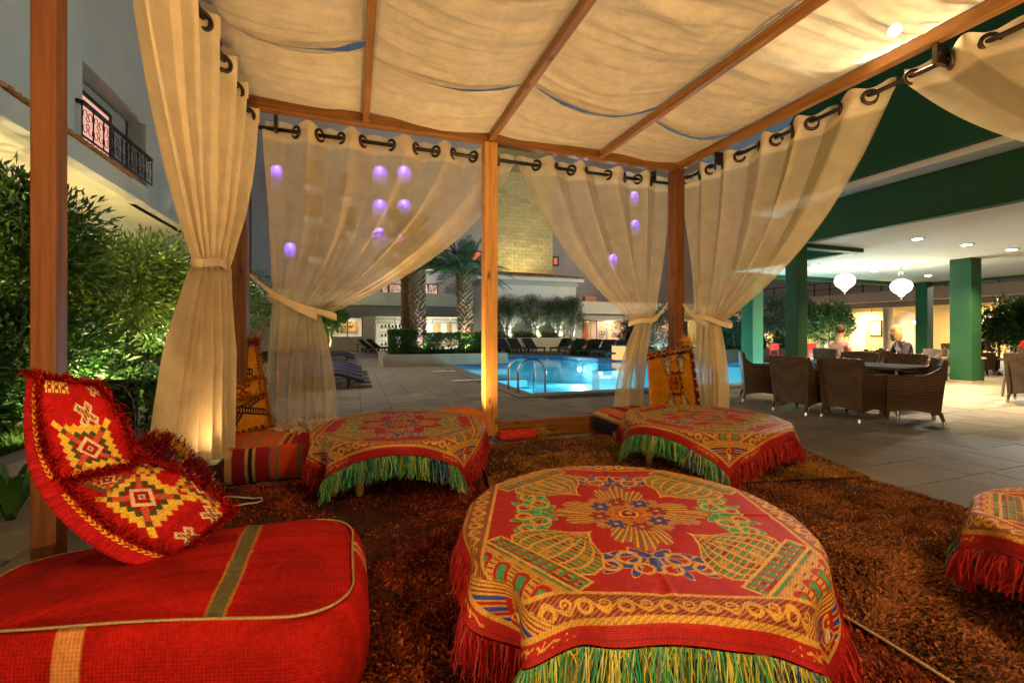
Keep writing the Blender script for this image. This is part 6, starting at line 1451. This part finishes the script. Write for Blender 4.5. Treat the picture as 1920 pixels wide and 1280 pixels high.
# ------------------------------------------------------------------ wicker dining chairs
def wickermat():
    m, nt, out = newmat('brown_wicker'); p = principled(nt, out, .55, 0, .35)
    tc = nd(nt, 'ShaderNodeTexCoord')
    def wv(axis, sc_):
        w_ = nd(nt, 'ShaderNodeTexWave', wave_type='BANDS', bands_direction=axis); w_.inputs['Scale'].default_value = sc_; w_.inputs['Distortion'].default_value = .6; nt.links.new(tc.outputs['Object'], w_.inputs[0]); return w_.outputs['Fac']
    a = nd(nt, 'ShaderNodeMath', operation='ADD'); sx_ = nd(nt, 'ShaderNodeMath', operation='MULTIPLY'); sx_.inputs[1].default_value = .45; nt.links.new(wv('X', 9), sx_.inputs[0]); sz_ = nd(nt, 'ShaderNodeMath', operation='MULTIPLY'); sz_.inputs[1].default_value = 1.7; nt.links.new(wv('Z', 15), sz_.inputs[0]); nt.links.new(sx_.outputs[0], a.inputs[0]); nt.links.new(sz_.outputs[0], a.inputs[1])
    b = nd(nt, 'ShaderNodeMath', operation='ADD'); nt.links.new(a.outputs[0], b.inputs[0]); sy_ = nd(nt, 'ShaderNodeMath', operation='MULTIPLY'); sy_.inputs[1].default_value = .45; nt.links.new(wv('Y', 9), sy_.inputs[0]); nt.links.new(sy_.outputs[0], b.inputs[1])
    r = nd(nt, 'ShaderNodeValToRGB'); e = r.color_ramp.elements; e[0].position = .25; e[1].position = .8; e[0].color = (.035, .018, .009, 1); e[1].color = (.20, .11, .05, 1)
    h = nd(nt, 'ShaderNodeMath', operation='MULTIPLY'); h.inputs[1].default_value = .33; nt.links.new(b.outputs[0], h.inputs[0])
    nt.links.new(h.outputs[0], r.inputs[0]); nt.links.new(r.outputs[0], p.inputs['Base Color']); bumpify(nt, p, h.outputs[0], .8, .012); return m
M_WICK = wickermat(); M_PAD = plain('pale_lining', (.45, .38, .28), .85, .15, 8)
def chair():
    t = thing('wicker_chair', 'x', 'chair', (0, 0, 0), 'brown wicker armchairs on the terrace')
    n = 12                                     # faces +y; back at -y
    def panel(f0, f1, nx, nz, name, th):       # f0(u, v) outer surface, f1 inner surface
        V = [f0(i / nx, j / nz) for j in range(nz + 1) for i in range(nx + 1)] + [f1(i / nx, j / nz) for j in range(nz + 1) for i in range(nx + 1)]
        k = (nx + 1) * (nz + 1); F = []
        for j in range(nz):
            for i in range(nx):
                a = j * (nx + 1) + i; F += [(a, a + 1, a + nx + 2, a + nx + 1), (k + a + nx + 1, k + a + nx + 2, k + a + 1, k + a)]
        rim = [i for i in range(nx + 1)] + [j * (nx + 1) + nx for j in range(1, nz + 1)] + [nz * (nx + 1) + i for i in range(nx - 1, -1, -1)] + [j * (nx + 1) for j in range(nz - 1, 0, -1)]
        for a, b in zip(rim, rim[1:] + rim[:1]): F.append((b, a, k + a, k + b))
        MB().add(V, F).build(name, M_WICK, t, smooth=False)
    def back(off):
        def f(u, v):
            s = 2*u - 1; w_ = .255 + .05 * v; zb = .13 + .045 * (1 - s*s); zt = .885 - .012 * s*s; z = zb + (zt - zb) * v
            return (s * w_, -.27 - .075 * v ** 1.5 - .03 * (1 - s*s) + off, z)
        return f
    panel(back(0), back(.045), 8, 10, 'backrest', .04)
    for sx in (-1, 1):
        def side(off):
            def f(u, v):
                y = -.285 + .56 * u; top = .655 + .19 * (1 - min(u / .45, 1)) ** 1.8; zb = .13 + .04 * math.sin(PI * u); z = zb + (top - zb) * v
                return (sx * (.262 + .045 * v - off), y - .06 * v * (1 - u), z)
            return f
        panel(side(0) if sx > 0 else side(.05), side(.05) if sx > 0 else side(0), 8, 6, 'armrest', .05)
    MB().box(-.225, .225, -.24, .27, .34, .40).build('seat', M_WICK, t); MB().box(-.215, .215, -.22, .265, .402, .45).build('seat_pad', M_PAD, t, bevel=.015)
    MB().box(-.22, .22, .235, .272, .14, .339).build('apron', M_WICK, t)
    for x, y, dx, dy in ((-.24, -.285, -.01, -.03), (.24, -.285, .01, -.03), (-.245, .255, 0, .01), (.245, .255, 0, .01)):
        l = MB().tube([(x, y, .16), (x + dx, y + dy, .045)], [.024, .019], 8).build('leg', M_WICK, t); MB().tube([(x + dx, y + dy, .048), (x + dx * 1.4, y + dy * 1.4, .0)], [.021, .02], 8).build('ferrule', M_STEEL, l)
    return t
def face(dx, dy): return math.atan2(-dx, dy)
CH = chair()
spots = [((6.62, 4.98), (1, .10), 'wicker armchair turned away, second from the pool at the front table'), ((6.80, 4.33), (1, .05), 'wicker armchair turned away beside the angled armchair'),
         ((6.98, 6.02), (.75, -.66), 'wicker armchair seen side on, the one closest to the pool'), ((7.42, 4.0), (-.62, .78), 'wicker armchair at an angle with curving arm at the table end'),
         ((8.45, 5.45), (-1, -.1), 'wicker armchair on the far side of the front table, poolward'), ((8.50, 4.8), (-1, 0), 'wicker armchair on the far side of the front table under the man'),
         ((9.75, 5.95), (.7, .7), 'wicker armchair in front of the checked shirt'), ((10.35, 6.95), (1, -.15), 'wicker armchair occupied by the man in the checked shirt'), ((11.55, 6.1), (-.75, .55), 'wicker armchair occupied by the blonde woman'),
         ((11.35, 4.25), (1, .25), 'wicker armchair turned away at the steel-edged table'), ((17.2, 7.6), (.8, -.3), 'wicker armchair of the person in the black coat'), ((18.2, 8.4), (-.4, -.9), 'wicker armchair of the people in teal caps'), ((15.9, 5.9), (.9, .4), 'wicker armchair of the person in the red coat')]
for k, ((x, y), f, lab) in enumerate(spots):
    o = CH if k == 0 else dup(CH); o.location = (x, y, 0); o.rotation_euler = (0, 0, face(*f)); o['label'] = lab
M_TTOP = plain('matt_black_top', (.02, .018, .016), .85, .2, 10, .1, 60, spec=.1)
def table(x, y, rz, lx, ly, lab, glass_=True):
    t = thing('dining_table', lab, 'table', (0, 0, 0), 'terrace dining tables')
    MB().box(-lx/2, lx/2, -ly/2, ly/2, .70, .74).build('tabletop', M_TTOP, t, bevel=.008); MB().box(-lx/2 - .01, lx/2 + .01, -ly/2 - .01, ly/2 + .01, .715, .73).build('steel_edge', M_STEEL, t)
    for a in (-1, 1):
        for b in (-1, 1): MB().tube([(a * (lx/2 - .1), b * (ly/2 - .1), .70), (a * (lx/2 - .05), b * (ly/2 - .05), 0)], .022, 8).build('leg', M_STEEL, t)
    t.location = (x, y, 0); t.rotation_euler = (0, 0, rz); return t
table(7.62, 4.85, .05, 1.0, 1.75, 'dark table with steel legs between the front wicker armchairs'); table(10.95, 6.55, .2, .85, .85, 'table with glasses between the man and the blonde woman'); table(12.4, 4.5, .2, 1.0, 1.0, 'dark steel-edged table with slanting legs on the lit terrace floor'); table(17.6, 7.9, .3, 1, 1, 'table of the people in coats')
M_TUMB = glass('tumbler_glass', (.9, .93, .93), .7)
for x, y, h_ in ((10.75, 6.35, .12), (10.9, 6.3, .12), (11.1, 6.5, .15), (10.85, 6.65, .12)):
    t = thing('tumbler', 'clear glass tumbler on the table by the man in the checked shirt', 'glass', (x, y, .742), 'tumblers on the dining table'); MB().lathe([(.0, .0), (.03, 0), (.04, h_), (.037, h_), (.028, .008), (0, .008)], 14, (x, y, .742), caps=False).build('bowl', M_TUMB, t, smooth=True)
g = G(1755, 802); dr = thing('floor_drain', 'small metal floor drain set in the paving beyond the angled armchair', 'drain', (g.x, g.y, 0)); MB().box(g.x - .12, g.x + .12, g.y - .09, g.y + .09, -.01, .006).build('plate', M_DARK, dr)
for k in range(5): MB().box(g.x - .09, g.x + .09, g.y - .06 + k * .028, g.y - .05 + k * .028, .0062, .010).build('bar', M_STEEL, dr)
for px, pyy in ((1460, 668), (1532, 666)):
    p = T(px, 668, 15); t = thing('red_chair', 'small red metal chair beyond the front green column, ' + ('pool side' if px < 1500 else 'dining side'), 'chair', (p.x, p.y, 0), 'red metal chairs'); M_RED = plain('red_paint', (.5, .02, .02), .4)
    MB().box(p.x - .2, p.x + .2, p.y - .2, p.y + .2, .43, .46).build('seat', M_RED, t); MB().box(p.x - .2, p.x + .2, p.y + .17, p.y + .2, .62, .85).build('backrest', M_RED, t)
    for a in (-.18, .18):
        for b in (-.18, .18): MB().box(p.x + a - .015, p.x + a + .015, p.y + b - .015, p.y + b + .015, 0, .43 if b < 0 else .85).build('leg', M_RED, t)
# wooden pots of oleander between the columns
for px, t_ in ((1372, 18.2), (1437, 19)):
    p = T(px, 660, t_); t = thing('trough', 'dark wooden planting trough ' + ('under the oleander beside the far green column' if px < 1400 else 'under the oleander between the green columns'), 'planter', (p.x, p.y, 0), 'planting troughs'); MB().box(p.x - .8, p.x + .8, p.y - .3, p.y + .3, 0, .55).build('box', plain('dark_boards', (.05, .03, .02), .7), t, bevel=.02)

fl = thing('floodlight', 'small floodlight clamped above the cotton ceiling, glaring through it', 'floodlight', (4.2, 2.36, 3.7))
MB().tube([(4.26, 2.38, 3.80), (4.17, 2.34, 3.72)], .06, 14).build('housing', M_DARK, fl); MB().tube([(4.168, 2.339, 3.718), (4.165, 2.338, 3.715)], .045, 14).build('lens', glow('floodlight_lens', (1, .9, .65), 90), fl); MB().bar((4.26, 2.38, 3.78), (4.10, 2.38, 3.50), .03, .03).build('bracket', M_DARK, fl)
light('floodlight_beam', 'SPOT', (4.15, 2.332, 3.70), 70, (1, .86, .58), fl, to=(3.6, 2.0, 3.3), size=.04, spot=120)
# ------------------------------------------------------------------ diners
def skinned(name, nodes, edges, mat, parent, sub=2):
    """one continuous surface grown round connected joints: nodes = [(x,y,z,r)]"""
    me = bpy.data.meshes.new(name); me.from_pydata([n[:3] for n in nodes], edges, []); me.update(); me.materials.append(mat)
    o = mesh_obj(name, me, None, parent)
    sk = o.modifiers.new('skin', 'SKIN'); sk.use_smooth_shade = True
    if not me.skin_vertices: 
        raise RuntimeError('no skin layer')
    d = me.skin_vertices[0].data
    for k, n in enumerate(nodes):
        r = n[3]; d[k].radius = (r, r) if not hasattr(r, '__len__') else r
    d[0].use_root = True
    s = o.modifiers.new('sub', 'SUBSURF'); s.levels = sub; s.render_levels = sub
    return o
M_SKIN = plain('skin', (.52, .27, .17), .55, .1, 12, .1, 60)
def person(label, loc, f, top, legs, hair, lean=.12, hair_long=False, cap=None, turn=0.0, check=False, seat=.46):
    t = thing('person', label, 'person', (0, 0, 0), None)
    y = lambda z: lean * (z - .5)                    # lean forward (+y is forward)
    sz = seat + .06
    P = [(0, 0, sz, (.15, .12)), (0, y(.75), .75, (.135, .105)), (0, y(1.0), .98, (.155, .105)), (0, y(1.08), 1.06, (.075, .07)), (0, y(1.1) + .01, 1.13, (.052, .055)),
         (0, y(1.2) + .03, 1.21, (.078, .092)), (0, y(1.3) + .035, 1.31, (.070, .085))]
    E = [(0, 1), (1, 2), (2, 3), (3, 4), (4, 5), (5, 6)]
    S = {}
    def chain(start, pts):
        a = start
        for p in pts: P.append(p); E.append((a, len(P) - 1)); a = len(P) - 1
        return a
    arms = []; lg = []
    for s in (-1, 1):
        b = y(.98)
        a0 = [(s * .19, b, .98, .058), (s * .245, b + .06, .78, .048), (s * .215, b + .20, .70, .042), (s * .12, b + .34, .76, .033)]
        end = chain(2, a0); arms.append((b, a0))
        hx, hy, hz = a0[-1][:3]
        for q in range(4): chain(end, [(hx - s * (.0 + .018 * q), hy + .07, hz + .005, .011), (hx - s * (.005 + .018 * q), hy + .11 - .008 * abs(q - 1.5), hz - .018, .009)])
        chain(end, [(hx - s * .05, hy + .02, hz + .005, .011), (hx - s * .07, hy + .05, hz, .009)])
        l0 = [(s * .10, .08, sz, .085), (s * .13, .46, sz - .02, .068), (s * .13, .48, .28, .056), (s * .13, .44, .09, .042), (s * .14, .58, .035, .035)]
        chain(0, l0); lg.append(l0)
    body = skinned('body', P, E, M_SKIN, t)
    # shirt, trousers, hair
    sh = [(0, 0, sz - .02, (.168, .138)), (0, y(.75), .75, (.155, .125)), (0, y(1.0), .98, (.172, .122)), (0, y(1.06), 1.05, (.085, .08))]; se = [(0, 1), (1, 2), (2, 3)]
    for b, a0 in arms:
        a = 2
        for p in a0[:3]: sh.append(p[:3] + (p[3] + .014,)); se.append((a, len(sh) - 1)); a = len(sh) - 1
        p, q = a0[2], a0[3]; sh.append(tuple(p[i] * .35 + q[i] * .65 for i in range(3)) + (.046,)); se.append((a, len(sh) - 1))
    skinned('jacket' if not check else 'shirt', sh, se, top, t)
    tr = [(0, 0, sz, (.165, .135))]; te = []
    for l0 in lg:
        a = 0
        for p in l0[:4]: tr.append(p[:3] + (p[3] + .014,)); te.append((a, len(tr) - 1)); a = len(tr) - 1
    skinned('trousers', tr, te, legs, t)
    for l0 in lg: MB().lathe([(0, 0), (.045, 0), (.05, .04), (.03, .09), (0, .10)], 12, (l0[4][0], l0[4][1] - .05, 0), caps=False).build('shoe', M_DARK, t, smooth=True)
    hc = (0, y(1.28) + .03, 1.27)
    def ell(c, r, zcut=None, n=16, m=10):
        V = []; F = []
        for i in range(m + 1):
            a = PI * i / m - PI / 2
            for j in range(n):
                b = 2*PI*j/n; V.append((c[0] + r[0] * math.cos(a) * math.cos(b), c[1] + r[1] * math.cos(a) * math.sin(b), c[2] + r[2] * math.sin(a)))
        for i in range(m):
            for j in range(n): F.append((i*n + j, i*n + (j+1) % n, (i+1)*n + (j+1) % n, (i+1)*n + j))
        return V, F
    hm = MB().add(*ell((hc[0], hc[1] - .025, hc[2] + .035), (.094, .105, .105)))
    if hair_long:
        hm.add(*ell((hc[0], hc[1] - .075, hc[2] - .10), (.10, .065, .19))); 
        for s in (-1, 1): hm.add(*ell((s * .085, hc[1] - .01, hc[2] - .09), (.03, .06, .15)))
    hm.build('hair', hair, t, smooth=True)
    if cap:
        MB().add(*ell((hc[0], hc[1] - .015, hc[2] + .055), (.105, .118, .095))).build('cap', cap, t, smooth=True)
    fc = MB().add(*ell((0, hc[1] + .088, hc[2] - .045), (.014, .020, .022)))
    for s in (-1, 1): fc.add(*ell((s * .088, hc[1] - .005, hc[2] - .035), (.010, .02, .03), n=8, m=6))
    fc.build('nose_and_ears', M_SKIN, t, smooth=True)
    ey = MB(); [ey.add(*ell((s * .033, hc[1] + .077, hc[2] - .02), (.012, .008, .008), n=8, m=6)) for s in (-1, 1)]; ey.build('eyes', M_DARK, t, smooth=True)
    MB().add(*ell((0, hc[1] + .075, hc[2] - .085), (.026, .010, .006), n=8, m=6)).build('mouth', plain('lips', (.35, .10, .08), .5), t, smooth=True)
    t.location = loc; t.rotation_euler = (0, 0, face(*f)); return t
def checked():
    m, nt, out = newmat('checked_shirt'); p = principled(nt, out, .85); tc = nd(nt, 'ShaderNodeTexCoord'); ck = nd(nt, 'ShaderNodeTexBrick'); ck.inputs['Color1'].default_value = (.75, .68, .66, 1); ck.inputs['Color2'].default_value = (.62, .45, .45, 1); ck.inputs['Mortar'].default_value = (.42, .08, .08, 1); ck.inputs['Scale'].default_value = 11; ck.inputs['Mortar Size'].default_value = .05; ck.offset = 0; ck.inputs['Brick Width'].default_value = .5
    mp = nd(nt, 'ShaderNodeMapping'); mp.inputs['Rotation'].default_value = (PI / 2, 0, 0); nt.links.new(tc.outputs['Object'], mp.inputs[0]); nt.links.new(mp.outputs[0], ck.inputs[0]); nt.links.new(ck.outputs[0], p.inputs['Base Color']); return m
H_BR = plain('brown_hair', (.07, .035, .018), .6, .3, 40, .5, 120, stretch=(1, 1, .2)); H_BL = plain('blonde_hair', (.34, .21, .09), .6, .3, 40, .5, 120, stretch=(1, 1, .2)); H_BK = plain('black_hair', (.015, .012, .01), .6, .3, 40)
C_DK = plain('dark_coat', (.03, .025, .035), .85, .2, 20); C_RED = plain('red_coat', (.60, .02, .012), .8, .15, 20); C_TEAL = plain('teal_wool', (.03, .26, .30), .9, .2, 40); C_BEI = plain('beige_coat', (.45, .30, .16), .85, .15, 20); C_BLU = plain('denim', (.05, .07, .13), .9, .2, 30)
person('man in a checked shirt sitting sideways behind the wicker chairs', (10.35, 6.95, 0), (1, -.15), checked(), C_BLU, H_BR, check=True)
person('blonde woman in dark jacket leaning over the table', (11.5, 6.15, 0), (-.75, .55), C_DK, C_BLU, H_BL, .34, True)
person('person in black coat seated beside the thick green column', (17.2, 7.6, 0), (.8, -.3), C_DK, C_DK, H_BK)
person('person in teal cap and beige coat at the far table', (18.2, 8.4, 0), (-.4, -.9), C_BEI, C_BLU, H_BR, .2, cap=C_TEAL)
person('person in red coat with long brown hair seen from behind', (15.9, 5.9, 0), (.9, .4), C_RED, C_DK, H_BR, .1, True)
